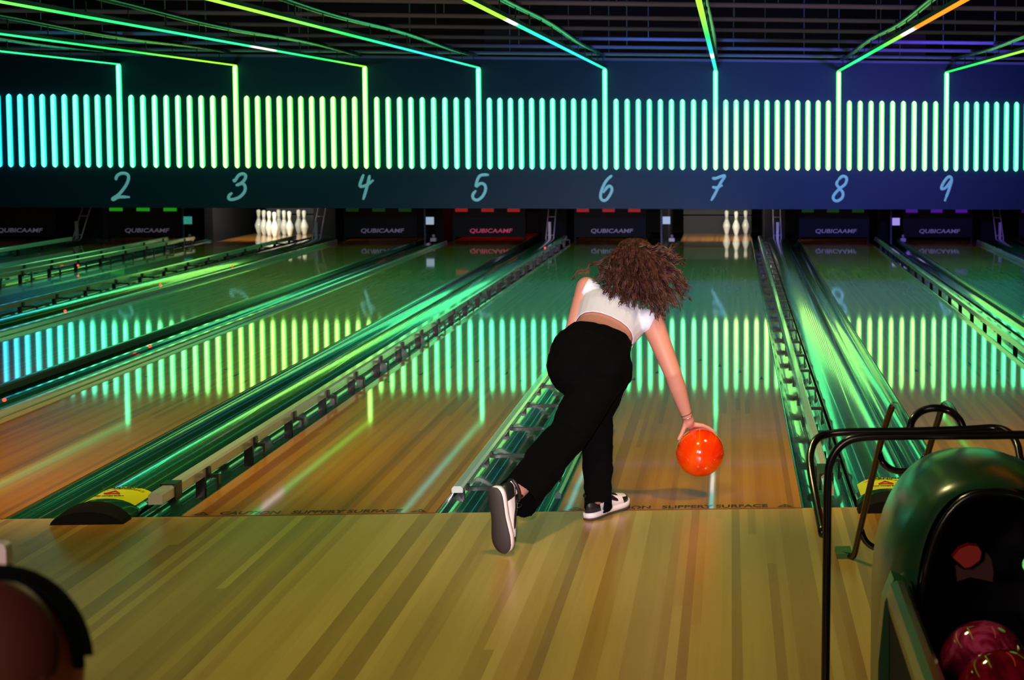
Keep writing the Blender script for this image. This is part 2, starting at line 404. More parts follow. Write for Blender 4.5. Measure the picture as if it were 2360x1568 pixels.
rail(eL(9)-.11, .05, .3, 16.9, RL(9, 'left'), 1, br=False, arm=.05, M=M_darkrail)
rail(eR(9)+.03, .05, .3, 16.9, 'pale ' + RL(9, 'right'), 1, arm=.06)

M_led = mat('red indicator', (.3,.01,.01), .4, emit=(1,.05,.03), estr=2.5)
for px, py, z, lab in ((180,612,.06,'leftmost lane gap, beside the second green rail'), (370,657,.05,'gap left of the lane below number 4, farther one'), (150,717,.05,'gap left of the lane below number 4, nearer one'),
                    (345,798,.03,'gap left of the lane below number 5, farther one'), (10,922,.03,'gap left of the lane below number 5, nearer one'), (535,613,.05,'gap left of the lane below number 4, farthest one'),
                    (1256,571,.105,'raised rail left of the lane below number 6')):
    p = atZ(px, py, z)
    b = MB(); b.lathe([(.0015, -.004), (.011, -.004), (.011, .004), (.005, .007), (.0015, .007)], n=14)
    o = b.build('indicator_lamp', M_led, loc=p + Vector((0, 0, 0))); o.rotation_euler = (pi/2, 0, 0)
    tag(o, 'tiny red lamp, ' + lab, 'indicator lamp', 'red indicator lamps')

# ------------------------------------------------------------------ bowling pins
pin_prof = [(.0015,0),(.026,0),(.029,.004),(.036,.030),(.047,.070),(.0555,.100),(.0605,.117),(.0590,.140),(.053,.165),(.043,.190),(.032,.215),(.0250,.240),(.0233,.255),(.0240,.275),(.0275,.300),(.0318,.325),(.0325,.345),(.0300,.362),(.0230,.375),(.0120,.3805),(.0015,.381)]
def make_pin():
    t = empty('bowling_pin'); b = MB(); b.lathe(pin_prof, n=24); b.build('body', M_pin, t)
    b = MB()
    for z0, z1, r0, r1 in ((.262,.268,.0240,.0242), (.240,.247,.0256,.0250)):
        b.lathe([(r0+.0006, z0), (r0+.0012, (z0+z1)/2), (r1+.0006, z1)], n=24)
    b.build('neck_stripes', M_pinred, t); return t
def dup(root, loc, label, group):
    r = root.copy(); C.objects.link(r); r.location = loc; r['label'] = label; r['group'] = group
    for ch in list(root.children):
        c = ch.copy(); C.objects.link(c); c.parent = r
    return r
pin0 = make_pin(); pin0['category'] = 'bowling pin'
spots = {1:(0,0),2:(-1,1),3:(1,1),4:(-2,2),5:(0,2),6:(2,2),7:(-3,3),8:(-1,3),9:(1,3),10:(3,3)}
pnames = {1:'the head pin at the front', 2:'left pin of the second row', 3:'right pin of the second row', 4:'left pin of the third row', 5:'middle pin of the third row', 6:'right pin of the third row',
          7:'leftmost pin of the back row', 8:'second from left in the back row', 9:'second from right in the back row', 10:'rightmost pin of the back row'}
used = False
for lane, ks in ((3, range(1, 11)), (7, (9, 6, 10))):
    for k in ks:
        i, j = spots[k]; loc = (lx[lane]+i*.1524, 18.29+j*.264, 0)
        if lane == 3: lab = 'white bowling pin in the full rack, ' + pnames[k]
        else: lab = 'white bowling pin of the three left standing, ' + {9:'the left one', 6:'the middle one', 10:'the right one'}[k]
        g = 'pins of the full rack' if lane == 3 else 'three pins left standing'
        if not used: pin0.location = loc; tag(pin0, lab, 'bowling pin', g); used = True
        else: dup(pin0, loc, lab, g)

# ------------------------------------------------------------------ pinsetter end
for n in range(1, 11):
    if n not in (3, 7):
        t = empty('pin_sweep', (lx[n], 17.35, .002), ('black sweep board lowered across the lane below number %d' % n if 2 <= n <= 9 else 'black sweep board at the far %s lane' % ('left' if n == 1 else 'right')), 'sweep board', 'lowered sweep boards')
        b = MB(); b.box(-.53, .53, 0, .04, .058, .56); b.box(-.53, -.50, 0, .04, 0, .058); b.box(.50, .53, 0, .04, 0, .058); b.build('board', mat('sweep board', (.005,.005,.006), .6, spec=.2) if n == 1 else bpy.data.materials['sweep board'], t)
        tm = {5: mat('sign red glow', (.30,.05,.08), .5, emit=(.45,.04,.09), estr=.55)}.get(n) or (bpy.data.materials.get('sign print') or mat('sign print', (.30,.27,.40), .5, emit=(.20,.18,.30), estr=.2))
        tx = text_mesh('maker_name', 'QUBICAAMF', .085, tm, t, .001, bold=.0015, shear=.15, sx=1.30)
        tx.rotation_euler = (pi/2, 0, 0); tx.location = (.02, -.004, .123)
        col = {1: None, 2: (.03,.9,.02), 4: (.02,.25,.02), 5: (.9,.01,.01), 6: (.9,.01,.02), 8: (.02,.35,.02), 9: (.20,.02,.9), 10: (.2,.02,.9)}[n]
        if col:
            for k, ox in enumerate((-.40, -.02, .36)):
                b = MB(); b.box(-.09, .09, -.018, 0, 0, .055)
                e = 'pit lamp %d' % n
                M = bpy.data.materials.get(e) or mat(e, (.02,.02,.02), .5, emit=col, estr=.25 if n in (2,5,6,9) else .08)
                b.build('status_lamp', M, t, (ox, 0, .433))
    else:
        t = empty('pit_curtain', (lx[n], 19.9, -.05), 'dark grey ribbed pit curtain behind the pins below number %d' % n, 'pit curtain', 'pit curtains')
        b = MB(); b.box(-.56, .56, 0, .04, 0, .30); b.build('panel', M_pit, t)
        b = MB(); b.box(-.56, .56, -.02, .03, .32, .52); b.build('panel', M_pit, t)
# dark side panels (kickbacks) and machine fronts
for n in range(1, 10):
    a_, c_ = eR(n), eL(n+1)
    for sx, xx in (('left', a_+.19), ('right', c_-.19)):
        pass
    b = MB(); b.box(a_+.20, c_-.20, 17.7, 19.9, -.1, .75)
    tag(b.build('kickback_panel', M_matte), ('black side panel at the pin end between the lanes below numbers %d and %d' % (n, n+1)) if 2 <= n <= 8 else ('black side panel at the pin end, far %s' % ('left' if n == 1 else 'right')), 'side panel', 'side panels at the pin end')
# ladder rails at each ball track
for n in (1, 3, 5, 7, 9):
    xc = eR(n)+.385
    t = empty('lift_ladder', (xc, 17.05, .0), 'twin rail steel ladder at the pin end ' + {1:'left of the lane below number 2', 3:'right of the full rack of pins', 5:'between the lanes below numbers 5 and 6', 7:'right of the three standing pins', 9:'right of the lane below number 9'}[n], 'ladder', 'steel ladders at the pin end')
    lean = .55
    for sx in (-1, 1):
        b = MB(); b.tube([(sx*.055, 0, .0), (sx*.055, lean, .62)], .010, 8); b.build('rail', M_steel, t)
    for z in (.10, .36, .55):
        b = MB(); b.tube([(-.055, lean*z/.62, z), (.055, lean*z/.62, z)], .007, 8); b.build('rung', M_steel, t)
    b = MB(); b.box(-.02, .02, -.02+lean*.1, .02+lean*.1, .04, .30); b.build('guard', M_steel, t)
# little white boxes on their posts
M_tag = mat('white box', (.55,.70,.80), .5, emit=(.30,.38,.45), estr=.8)
M_tagt = mat('teal lit box', (.2,.6,.5), .5, emit=(.02,.25,.19), estr=.8)
M_tagv = mat('violet lit box', (.6,.5,.8), .5, emit=(.36,.28,.62), estr=.8)
for n, (px, py) in {2: (433, 508), 4: (991, 509), 6: (1536, 508), 8: (2065, 511)}.items():
    p = atY(px, py, 17.2); xm = (eR(n)+eL(n+1))/2
    t = empty('sensor_post', (p.x-.075, 17.2, -.10), 'thin dark post with small white box between the lanes below numbers %d and %d' % (n, n+1), 'sensor post', 'sensor posts at the pin end')
    b = MB(); b.box(-.012, .012, 0, .03, 0, .62+.10); b.build('post', mat('blue post', (.01,.02,.08), .4) if n == 2 else bpy.data.materials['blue post'], t)
    b = MB(); b.box(-.055, .055, -.02, .01, 0, .11); b.build('box', {2: M_tagt, 8: M_tagv}.get(n, M_tag), t, (.075, 0, p.z+.10-.055))
    b = MB(); b.box(-.04, .04, -.05, .05, 0, .05); b.tube([(0,-.0,.05),(0,-.0,.10)], .02, 8); b.build('sensor_head', M_steel, t, (.16, -.2, .10+.02))

# ceiling: joists with hangers, hatches above the wall
for k, (D, zz) in enumerate([(16.1, 2.72), (14.2, 2.72), (12.3, 2.72), (10.4, 2.72), (8.75, 2.72), (7.0, 2.72), (5.2, 2.72), (3.3, 2.72)]):
    t = empty('ceiling_joist', (0, D, zz), 'thin grey ceiling joist across the whole width, %s counting from the wall' % ['first','second','third','fourth','fifth','sixth','seventh','eighth'][k], 'joist', 'ceiling joists')
    b = MB(); b.tube([(X0, 0, 0), (X1, 0, 0)], .022, 8); b.build('bar', M_joist, t)
    h = None; x = X0+.7+.37*(k % 3)
    while x < X1:
        if h is None:
            b = MB(); b.tube([(0,0,.02), (0,0,4.4-zz)], .004, 5); h = b.build('hanger_rod', M_joist, t, (x, 0, 0))
        else:
            c = h.copy(); C.objects.link(c); c.parent = t; c.location = (x, 0, 0)
        x += 1.37
for x0, x1, lab in ((-2.9, -1.45, 'brown plywood panel above the wall between numbers 5 and 6'), (-5.6, -5.0, 'brown plywood panel above the wall right of number 3'), (2.95, 3.7, 'brown plywood panel above the wall left of number 9')):
    b = MB(); b.box(x0, x1, 17.6, 17.66, 2.4, 3.15); tag(b.build('ceiling_panel', M_brown), lab, 'panel', 'brown panels above the wall')

# ------------------------------------------------------------------ light tubes on the wall
TEAL, YEL = (.11, 1.0, .36), (.42, 1.0, .16)
def lerp(a, b, t): return tuple(a[i]+(b[i]-a[i])*t for i in range(3))
cstops = [(0, (.04,.42,.75)), (60, (.06,.58,.70)), (150, (.09,.90,.55)), (300, (.12,1,.36)), (420, (.24,1,.26)), (540, YEL), (840, YEL), (900, (.24,1,.24)), (1000, (.13,1,.30)), (1110, (.13,1,.42)),
          (1400, TEAL), (1640, (.13,1,.34)), (1760, (.16,1,.27)), (1870, (.30,1,.24)), (1950, (.38,1,.20)), (2120, (.34,1,.22)), (2220, (.14,1,.32)), (2360, (.10,1,.38))]
astops = [(0, 0), (1300, 0), (1600, .15), (1700, .75), (1850, .8), (1950, .3), (2360, 0)]
def interp(st, x):
    if x <= st[0][0]: return st[0][1]
    for (a, ca), (b_, cb) in zip(st, st[1:]):
        if x <= b_:
            t = (x-a)/(b_-a); return lerp(ca, cb, t) if isinstance(ca, tuple) else ca+(cb-ca)*t
    return st[-1][1]
def pxof(x, z=1.6, y=YM):
    v = Vector((x, y, z))-CAM; return PX + FPX*v.dot(R_)/v.dot(F_)
def half_tube(r, h, name):
    b = MB(); rings = []
    zs = [(0, .02), (.012, .6), (.03, .95), (.05, 1), (h-.05, 1), (h-.03, .95), (h-.012, .6), (h, .02)]
    for z, s in zs: rings.append([(r*s*cos(pi+pi*k/10), r*s*.9*sin(pi+pi*k/10), z) for k in range(11)] + [(r*s, 0.0005, z), (-r*s, 0.0005, z)])
    b.loft(rings); return b.build(name, M_tube)
ords = ['first','second','third','fourth','fifth','sixth','seventh','eighth','ninth','tenth','eleventh']
def cname(c):
    return 'cyan' if c[1] < .85 else ('yellow green' if c[0] > .25 else 'green')
proto = None; tall = None
M_strip = {}
ZB, ZS, ZT = 1.087, 2.10, 2.535
for n in range(1, 11):
    col = interp(cstops, pxof(lx[n])); al = interp(astops, pxof(lx[n]))
    if 2 <= n <= 9:
        if tall is None: tall = half_tube(.034, ZT-ZB, 'tall_light_tube'); o = tall
        else: o = tall.copy(); C.objects.link(o)
        o.location = (lx[n], YM-.001, ZB); o.color = (*col, al)
        tag(o, 'tall glowing %s light tube on the wall right above number %d' % (cname(col), n), 'light tube', 'tall light tubes on the wall')
    if n < 10:
        cnt = 11 if n % 2 else 9
        for k in range(1, cnt+1):
            x = lx[n] + (lx[n+1]-lx[n])*k/(cnt+1); px = pxof(x)
            if px < -15 or px > 2375: continue
            if proto is None: proto = half_tube(.036, ZS-ZB, 'light_tube'); o = proto
            else: o = proto.copy(); C.objects.link(o)
            c2 = interp(cstops, px); o.location = (x, YM-.001, ZB); o.color = (*c2, interp(astops, px))
            if n == 1: lab = 'short %s wall light tube, %s left of the tall tube above number 2' % (cname(c2), ords[cnt-k])
            else: lab = 'short %s wall light tube, %s right of the tall tube above number %d' % (cname(c2), ords[k-1], n)
            tag(o, lab, 'light tube', 'short light tubes on the wall')

# LED lines along the ceiling, one per lane, each with its housing and the black conduit above it
W_ = (.9,.8,.75); G_ = (.015,.70,.08); T_ = (.02,.72,.22); CY = (.02,.55,.50); Y_ = (.22,.70,.03); O_ = (1.0,.16,.01); DG = (.01,.45,.06)
sc = {2: [(-4,DG),(5,T_),(16.5,T_)], 3: [(-4,T_),(5,(.02,.6,.5)),(8.2,T_),(12.5,G_),(14.5,Y_),(16.5,Y_)],
      4: [(-4,Y_),(3.5,Y_),(6.2,G_),(9.0,T_),(11.0,T_),(11.05,W_),(11.9,W_),(11.95,T_),(14.2,G_),(16.5,Y_)],
      5: [(-4,W_),(3,Y_),(5.5,Y_),(8.6,G_),(12.2,CY),(16.5,T_)],
      6: [(-4,Y_),(5.4,Y_),(6.2,Y_),(6.25,W_),(6.8,W_),(6.85,T_),(9.5,CY),(13.0,CY),(16.5,T_)],
      7: [(-4,Y_),(5.0,Y_),(8.0,G_),(10.9,CY),(11.55,CY),(11.6,W_),(12.5,W_),(12.55,CY),(16.5,T_)],
      8: [(-4,O_),(6.6,O_),(7.0,W_),(7.7,W_),(7.75,Y_),(9.8,G_),(12.5,T_),(16.5,G_)],
      9: [(-4,Y_),(10.5,Y_),(13.5,G_),(16.5,G_)]}
for n in range(2, 10):
    y0 = -3.0 if 5 <= n <= 8 else 0.5
    t = empty('ceiling_light_line', (lx[n], 0, ZT), 'long LED light line along the ceiling ending above number %d' % n, 'light line', 'LED light lines on the ceiling')
    b = MB(); b.profY([(-.021,-.004),(-.014,-.018),(.014,-.018),(.021,-.004)], y0, YM-.004); b.build('diffuser', strip_mat('led line %d' % n, sc[n], 2.8), t)
    b = MB(); b.box(-.023, .023, y0, YM-.004, -.0035, .03); b.build('housing', M_brk, t)
    c = MB(); pts = []; y = y0
    while y < YM-.1:
        pts.append((.02+.010*sin(y*.7+n), y, .150+.016*sin(y*.95+n*2))); y += .3
    c.tube(pts, .030, 8)
    cb = c.build('black_conduit', M_blk); cb.location = (lx[n], 0, ZT)
    tag(cb, 'sagging black conduit lit green above the ceiling light line of number %d' % n, 'conduit', 'conduits above the light lines')
    h = None; y = y0+.5
    while y < YM:
        if h is None:
            b = MB(); b.tube([(.02,0,.03),(.02,0,.185)], .006, 5); h = b.build('clip', M_brk, t, (0, y, 0))
        else:
            k = h.copy(); C.objects.link(k); k.parent = t; k.location = (0, y, 0)
        y += .92

# hand-painted numerals
digs = {2: [[(.05,.74),(.12,.9),(.35,1.0),(.62,.98),(.72,.84),(.62,.6),(.4,.36),(.15,.16),(-.12,.03),(-.1,-.02),(.2,.08),(.75,.08)]],
 3: [[(.16,.80),(.2,.72),(.4,.93),(.62,1.0),(.78,.93),(.7,.75),(.45,.6),(.25,.55)], [(.25,.55),(.6,.62),(.74,.5),(.7,.3),(.45,.1),(.1,0),(-.12,.02),(-.12,.14),(.05,.26)]],
 4: [[(.2,1.0),(.0,.62),(.05,.52),(.35,.58),(.72,.78)], [(.52,.97),(.42,.65),(.28,.3),(.15,.0)]],
 5: [[(.85,1.0),(.35,.95),(.15,.55),(.4,.66),(.62,.6),(.66,.4),(.5,.15),(.22,.0),(0,.06),(-.02,.22),(.15,.38)]],
 6: [[(.72,1.0),(.4,.78),(.15,.42),(.08,.14),(.2,.0),(.42,.04),(.68,.34),(.68,.52),(.5,.56),(.22,.3)]],
 7: [[(.22,.95),(.3,.88),(.85,1.0),(.6,.68),(.3,.25),(.1,0)], [(.16,.56),(.38,.52),(.74,.62)]],
 8: [[(.36,.86),(.6,1.0),(.82,.92),(.74,.68),(.4,.48),(.1,.22),(.1,.06),(.3,0),(.56,.12),(.62,.32),(.44,.5),(.26,.68),(.36,.86)]],
 9: [[(.72,.9),(.55,1.0),(.32,.86),(.12,.6),(.14,.5),(.36,.56),(.66,.84),(.72,.9)], [(.72,.9),(.55,.5),(.3,.0)]]}
def smoothpts(p, k=6):
    p = [Vector((a, b, 0)) for a, b in p]; out = []
    for i in range(len(p)-1):
        p0, p1, p2, p3 = p[max(i-1,0)], p[i], p[i+1], p[min(i+2, len(p)-1)]
        for j in range(k):
            t = j/k
            out.append(.5*((2*p1)+(-p0+p2)*t+(2*p0-5*p1+4*p2-p3)*t*t+(-p0+3*p1-3*p2+p3)*t**3))
    out.append(p[-1]); return out
for n, strokes in digs.items():
    b = MB(); h = .36
    for s in strokes:
        pts = smoothpts(s)
        pts = [Vector(((p.x-.35)*h*.72, 0, p.y*h)) for p in pts]
        nn = len(pts)
        b.tube(pts, [.021*(1 if 1 < i < nn-3 else .7) for i in range(nn)], 8)
    for i, v in enumerate(b.v): b.v[i] = (v[0], v[1]*.22, v[2])
    o = b.build('lane_number', M_num, loc=(lx[n], YM-.006, .645)); tag(o, 'pale hand-painted number %d on the dark wall' % n, 'number', 'painted lane numbers')
# warm bar lamps over the pin decks
for n in range(1, 11):
    on = n in (3, 7)
    e = 'pin lamp bright' if on else 'pin lamp dim'
    M = bpy.data.materials.get(e) or mat(e, (.3,.2,.1), .5, emit=(1.0,.50,.12), estr=3.0 if on else 2.0)
    t = empty('pin_lamp', (lx[n]-.02, 16.72, .60), 'warm bar lamp under the wall over the pin deck of the lane below number %d' % n if 2 <= n <= 9 else 'warm bar lamp at the pin end, far %s lane' % ('left' if n == 1 else 'right'), 'pin lamp', 'bar lamps over the pin decks')
    b = MB(); b.box(-.44, .44, -.02, .02, 0, .035); b.build('tube', M, t)
    b = MB(); b.box(-.46, .46, -.03, .03, .0352, .07); b.box(-.3, -.27, -.111, -.0301, .045, .06); b.box(.27, .3, -.111, -.0301, .045, .06); b.build('housing', M_brk, t)
for n in (3, 7):
    lamp('pin_light', 'AREA', (lx[n], 17.45, .72), (lx[n], 18.6, .12), 26, (1.0, .95, .80), .8, .08)
lamp('pin_light', 'AREA', (lx[5], 17.8, .72), (lx[5], 18.6, .0), 5, (1.0, .02, .02), .8, .08)
#PART2
# ------------------------------------------------------------------ ball return with its balls
def marble(name, cols, scale=6, rough=.08):
    M = mat(name, rough=rough, coat=1, coat_rough=.02, spec=.5)
    tc = N(M, 'ShaderNodeTexCoord'); n1 = N(M, 'ShaderNodeTexNoise'); n1.inputs['Scale'].default_value = scale; n1.inputs['Detail'].default_value = 6; n1.inputs['Distortion'].default_value = 2.5
    L(M, tc.outputs['Object'], n1.inputs['Vector']); L(M, ramp(M, cols, n1.outputs[0]), bsdf(M).inputs['Base Color']); return M
M_mag = marble('magenta marbled ball', [(.35,(.10,.002,.012)), (.5,(.30,.008,.04)), (.62,(.55,.06,.16)), (.72,(.25,.01,.04))], 9)
M_mag2 = marble('crimson marbled ball', [(.35,(.10,.002,.008)), (.52,(.30,.004,.02)), (.75,(.45,.02,.07))], 5)
M_orange = marble('orange marbled ball', [(.30,(.68,.012,.001)), (.5,(.80,.045,.001)), (.72,(.85,.12,.003))], 3, .12)
M_hood = mat('green hood shell', (.008,.060,.020), .30, spec=.6, coat=.6, coat_rough=.25)
M_chrome = mat('tinted metal bar', (.22,.26,.16), .22, metal=.85)

def arch(hw, zt, y, z0=0.0, n=14, k=2.6, zs=.36):
    """arch outline: upright sides to zs of the height, superellipse top"""
    zc = z0+(zt-z0)*zs; pts = [(X_BR-hw, y, z0)]
    for i in range(n*2+1):
        a = pi*i/(2*n); c, s_ = cos(a), sin(a)
        pts.append((X_BR-hw*math.copysign(abs(c)**(2/k), c), y, zc+(zt-zc)*abs(s_)**(2/k)))
    pts.append((X_BR+hw, y, z0)); return pts
X_BR = 1.415
br = empty('ball_return', (0, 0, 0), 'ball return with dark green rounded hood and black mouth at the right edge', 'ball return')
b = MB()
secs = [(-2.945,.205,.740),(-2.935,.222,.750),(-2.90,.245,.760),(-2.84,.268,.768),(-2.74,.282,.773),(-2.60,.284,.768),(-2.45,.272,.748),(-2.30,.250,.705),(-2.16,.215,.63),(-2.06,.17,.52),(-2.01,.11,.36)]
b.loft([arch(hw, zt, y, k=2.5 if i > 2 else 2.9, zs=.42) for i, (y, hw, zt) in enumerate(secs)], caps=False)
b.add(arch(.11, .36, -2.009), [tuple(range(len(arch(.11, .36, -2.009))))], 0)
b.build('hood', M_hood, br)
b = MB()   # rim around the mouth
b.loft([arch(.206, .741, -2.947), arch(.207, .743, -2.958), arch(.200, .736, -2.966), arch(.190, .722, -2.962), arch(.184, .714, -2.940), arch(.180, .708, -2.80)], close=False, caps=False)
b.build('mouth_rim', M_blk, br)
b = MB(); b.loft([arch(.1795, .7075, -2.80), arch(.17, .69, -2.50)], close=False, caps=False); a_ = arch(.17, .69, -2.50); b.add(a_, [tuple(range(len(a_)))], 0, False)
b.build('mouth_lining', M_matte, br)
b = MB(); b.profY([(X_BR-.30,.0),(X_BR-.205,.0),(X_BR-.205,.46),(X_BR-.215,.50),(X_BR-.262,.52),(X_BR-.285,.46),(X_BR-.30,.3)], -2.985, -2.90); b.build('side_cheek', M_hood, br)
for s_ in (-1, 1):
    xc = X_BR + s_*.252; b = MB()
    b.profY([(xc-.026,.452),(xc-.029,.485),(xc-.020,.512),(xc-.004,.522),(xc+.012,.520),(xc+.024,.508),(xc+.026,.452)], -4.35, -3.0)
    b.build('side_bar', M_chrome, br)
    b = MB(); b.box(xc-.022, xc+.022, -4.33, -2.99, .10, .451); b.build('side_panel', M_matte, br)
b = MB(); b.box(X_BR-.225, X_BR+.225, -4.33, -2.80, .22, .2550); b.build('ball_tray', M_matte, br)
b = MB(); b.box(X_BR-.20, X_BR+.20, -4.2, -3.05, 0, .2195); b.build('pedestal', M_matte, br)
for s_ in (-1, 1):
    b = MB(); b.tube([(X_BR+s_*.07-.03, -4.25, .262), (X_BR+s_*.07-.03, -2.82, .262)], .008, 8); b.build('guide_rail', M_steel, br)
M_redp = mat('red plastic', (.40,.006,.003), .5); M_dred = mat('dark red plastic', (.045,.002,.0015), .6)
def plate(name, pts, D, th, M, parent):
    b = MB(); f = [at(x, y, D) for x, y in pts]; g = [p+Vector((0, th, 0)) for p in f]
    b.loft([f, g], smooth=False); return b.build(name, M, parent)
plate('ball_lift_flap', [(2196,1286),(2212,1266),(2232,1258),(2254,1260),(2262,1274),(2258,1292),(2236,1308),(2224,1310)], 4.18, .03, M_redp, br)
plate('ball_lift_guard', [(2202,1302),(2222,1314),(2242,1312),(2262,1294),(2272,1272),(2284,1288),(2290,1318),(2288,1342),(2262,1336),(2236,1331),(2206,1341)], 4.22, .03, M_dred, br)
p = at(2384, 1303, 3.96); b = MB(); b.lathe([(.0015,-.028),(.018,-.022),(.029,-.006),(.030,-.001),(.026,0.0),(.026,.002),(.030,.003),(.028,.010),(.017,.024),(.0015,.029)], n=20)
o = b.build('push_button', mat('lit green button', (.3,.9,.3), .3, emit=(.10,.55,.12), estr=.9), br, p)
b = MB(); b.tube([p+Vector((.05,.02,0)), p+Vector((.0,.0,0))], .012, 8); b.build('button_stalk', M_blk, br)
b = MB(); b.box(X_BR-.10, X_BR+.12, -2.86, -2.55, .255, .30); b.build('inner_deck', M_matte, br)

def ball(loc, M, label, name='bowling_ball', holes=None, rot=(0,0,0)):
    me = bpy.data.meshes.new(name); bm = bmesh.new(); bmesh.ops.create_uvsphere(bm, u_segments=48, v_segments=32, radius=.108); 
    for f in bm.faces: f.smooth = True
    bm.to_mesh(me); bm.free(); me.materials.append(M)
    o = bpy.data.objects.new(name, me); C.objects.link(o); o.location = loc; o.rotation_euler = rot
    tag(o, label, 'bowling ball'); return o
p1 = at(2266, 1530, 3.83); p1.z = .2705+.1065; ball(p1, M_mag, 'magenta marbled bowling ball in the ball return, the farther one', rot=(.6,.3,.2))
d = at(2311, 1609, 3.62)-p1; d.z = 0; ball(p1+d.normalized()*.2162, M_mag2, 'crimson marbled bowling ball in the ball return, the nearer one')['group'] = 'balls in the ball return'

# ------------------------------------------------------------------ black tubular ramp standing by the ball return
rp = empty('bowling_ramp', (0, 0, 0), 'black bent-tube ramp frame standing behind the ball return', 'ramp')
def ctube(name, pts, r=.0118, k=5, M=None):
    P = [at(*q) for q in pts]; out = []
    for i in range(len(P)-1):
        p0, p1_, p2, p3 = P[max(i-1,0)], P[i], P[i+1], P[min(i+2, len(P)-1)]
        for j in range(k):
            t = j/k; q = .5*((2*p1_)+(-p0+p2)*t+(2*p0-5*p1_+4*p2-p3)*t*t+(-p0+3*p1_-3*p2+p3)*t**3); out.append(q)
    out.append(P[-1]); b = MB(); b.tube(out, r, 12); return b.build(name, M or M_blk, rp)
ctube('front_leg_hoop', [(1901,1684,4.4),(1903,1500,4.4),(1906,1250,4.4),(1908,1110,4.4),(1917,1058,4.4),(1945,1022,4.4),(1990,1008,4.4),(2100,1005,4.4),(2250,1004,4.4),(2400,1004,4.4),(2450,1020,4.4),(2480,1060,4.4),(2484,1110,4.4),(2488,1250,4.4),(2496,1684,4.4)])
ctube('brace_hoop', [(1896,1232,4.43),(1880,1150,4.6),(1868,1080,4.72),(1868,1045,4.78),(1880,1015,4.82),(1905,1002,4.85),(1960,996,4.85),(2100,994,4.85),(2230,990,4.85),(2292,987,4.85),(2325,998,4.82),(2344,1025,4.78),(2352,1062,4.72),(2372,1130,4.6),(2420,1232,4.43)])
ctube('ramp_rail', [(1942,1279,6.25),(1956,1281,6.23),(1968,1280,6.20),(1978,1240,6.1),(2005,1122,5.85),(2035,1000,5.62),(2053,945,5.5),(2061,934,5.47),(2070,938,5.4),(2082,962,5.15),(2100,998,4.87)])
ctube('ramp_rail', [(2090,1250,6.2),(2112,1150,5.9),(2140,1040,5.65),(2163,965,5.5),(2172,938,5.45),(2183,932,5.4),(2198,950,5.15),(2221,996,4.87)])
ctube('ball_hoop', [(2096,994,4.87),(2103,968,4.88),(2124,948,4.9),(2155,941,4.9),(2188,948,4.9),(2211,968,4.88),(2222,994,4.87)])
ctube('cross_brace', [(2026,1044,5.72),(2034,1066,5.7),(2054,1082,5.7),(2082,1087,5.7),(2110,1080,5.7),(2134,1050,5.68)])
ctube('cross_brace', [(1984,1222,6.08),(1994,1246,6.08),(2014,1262,6.08),(2044,1266,6.08),(2074,1254,6.08),(2094,1226,6.1)])
b = MB(); q = atZ(1946, 1286, .0); b.box(q.x-.03, q.x+.03, q.y-.02, q.y+.10, 0, .02); b.build('foot_pad', mat('green foot pad', (.05,.16,.05), .5), rp)

# ------------------------------------------------------------------ organic bodies
def V(*a): return Vector(a)
def blob(name, elems, mats, voxel=.006, smooth=6, parent=None, cuts=(), thick=None):
    """one continuous surface grown from tapered limbs (cap) and ellipsoids (ell)"""
    b = MB()
    for e in elems:
        if e[0] == 'cap':
            _, p0, p1_, r0, r1 = e[:5]; p0, p1_ = Vector(p0), Vector(p1_); d = (p1_-p0); Ln = d.length; d.normalize()
            pts, rs = [], []
            for k in range(5): a = pi/2*k/5+.08; pts.append(p0-d*r0*cos(a)); rs.append(r0*sin(a))
            for k in range(7): t = k/6; pts.append(p0+d*Ln*t); rs.append(r0+(r1-r0)*t)
            for k in range(5): a = pi/2*(5-k)/5-(.08 if k < 5 else 0); a = max(a, .08); pts.append(p1_+d*r1*cos(a)); rs.append(r1*sin(a))
            # keep positions monotonic
            b.tube(pts, rs, 20)
        elif e[0] == 'ell':
            b.ell(e[1], e[2], 24, M=e[3] if len(e) > 3 else None)
        elif e[0] == 'loft':
            b.loft(e[1])
    tmp = b.build(name+'_src', mats)
    md = tmp.modifiers.new('r', 'REMESH'); md.mode = 'VOXEL'; md.voxel_size = voxel; md.use_smooth_shade = True
    if smooth: sm = tmp.modifiers.new('s', 'SMOOTH'); sm.iterations = smooth; sm.factor = .6
    dg = bpy.context.evaluated_depsgraph_get(); me = bpy.data.meshes.new_from_object(tmp.evaluated_get(dg)); bpy.data.objects.remove(tmp)
    me.name = name
    bm = bmesh.new(); bm.from_mesh(me)
    for co, no in cuts:       # keep the side the normal points to
        geom = bm.verts[:]+bm.edges[:]+bm.faces[:]
        bmesh.ops.bisect_plane(bm, geom=geom, plane_co=co, plane_no=no, clear_inner=True)
    for f in bm.faces: f.smooth = True
    bm.to_mesh(me); bm.free()
    me.materials.clear(); [me.materials.append(M) for M in (mats if isinstance(mats, (list, tuple)) else [mats])]
    o = bpy.data.objects.new(name, me); C.objects.link(o)
    if thick:
        sd = o.modifiers.new('cloth', 'SOLIDIFY'); sd.thickness = thick; sd.offset = -1
    if parent: o.parent = parent
    return o
def frame(x, y, z):
    M = Matrix((x, y, z)).transposed(); return M

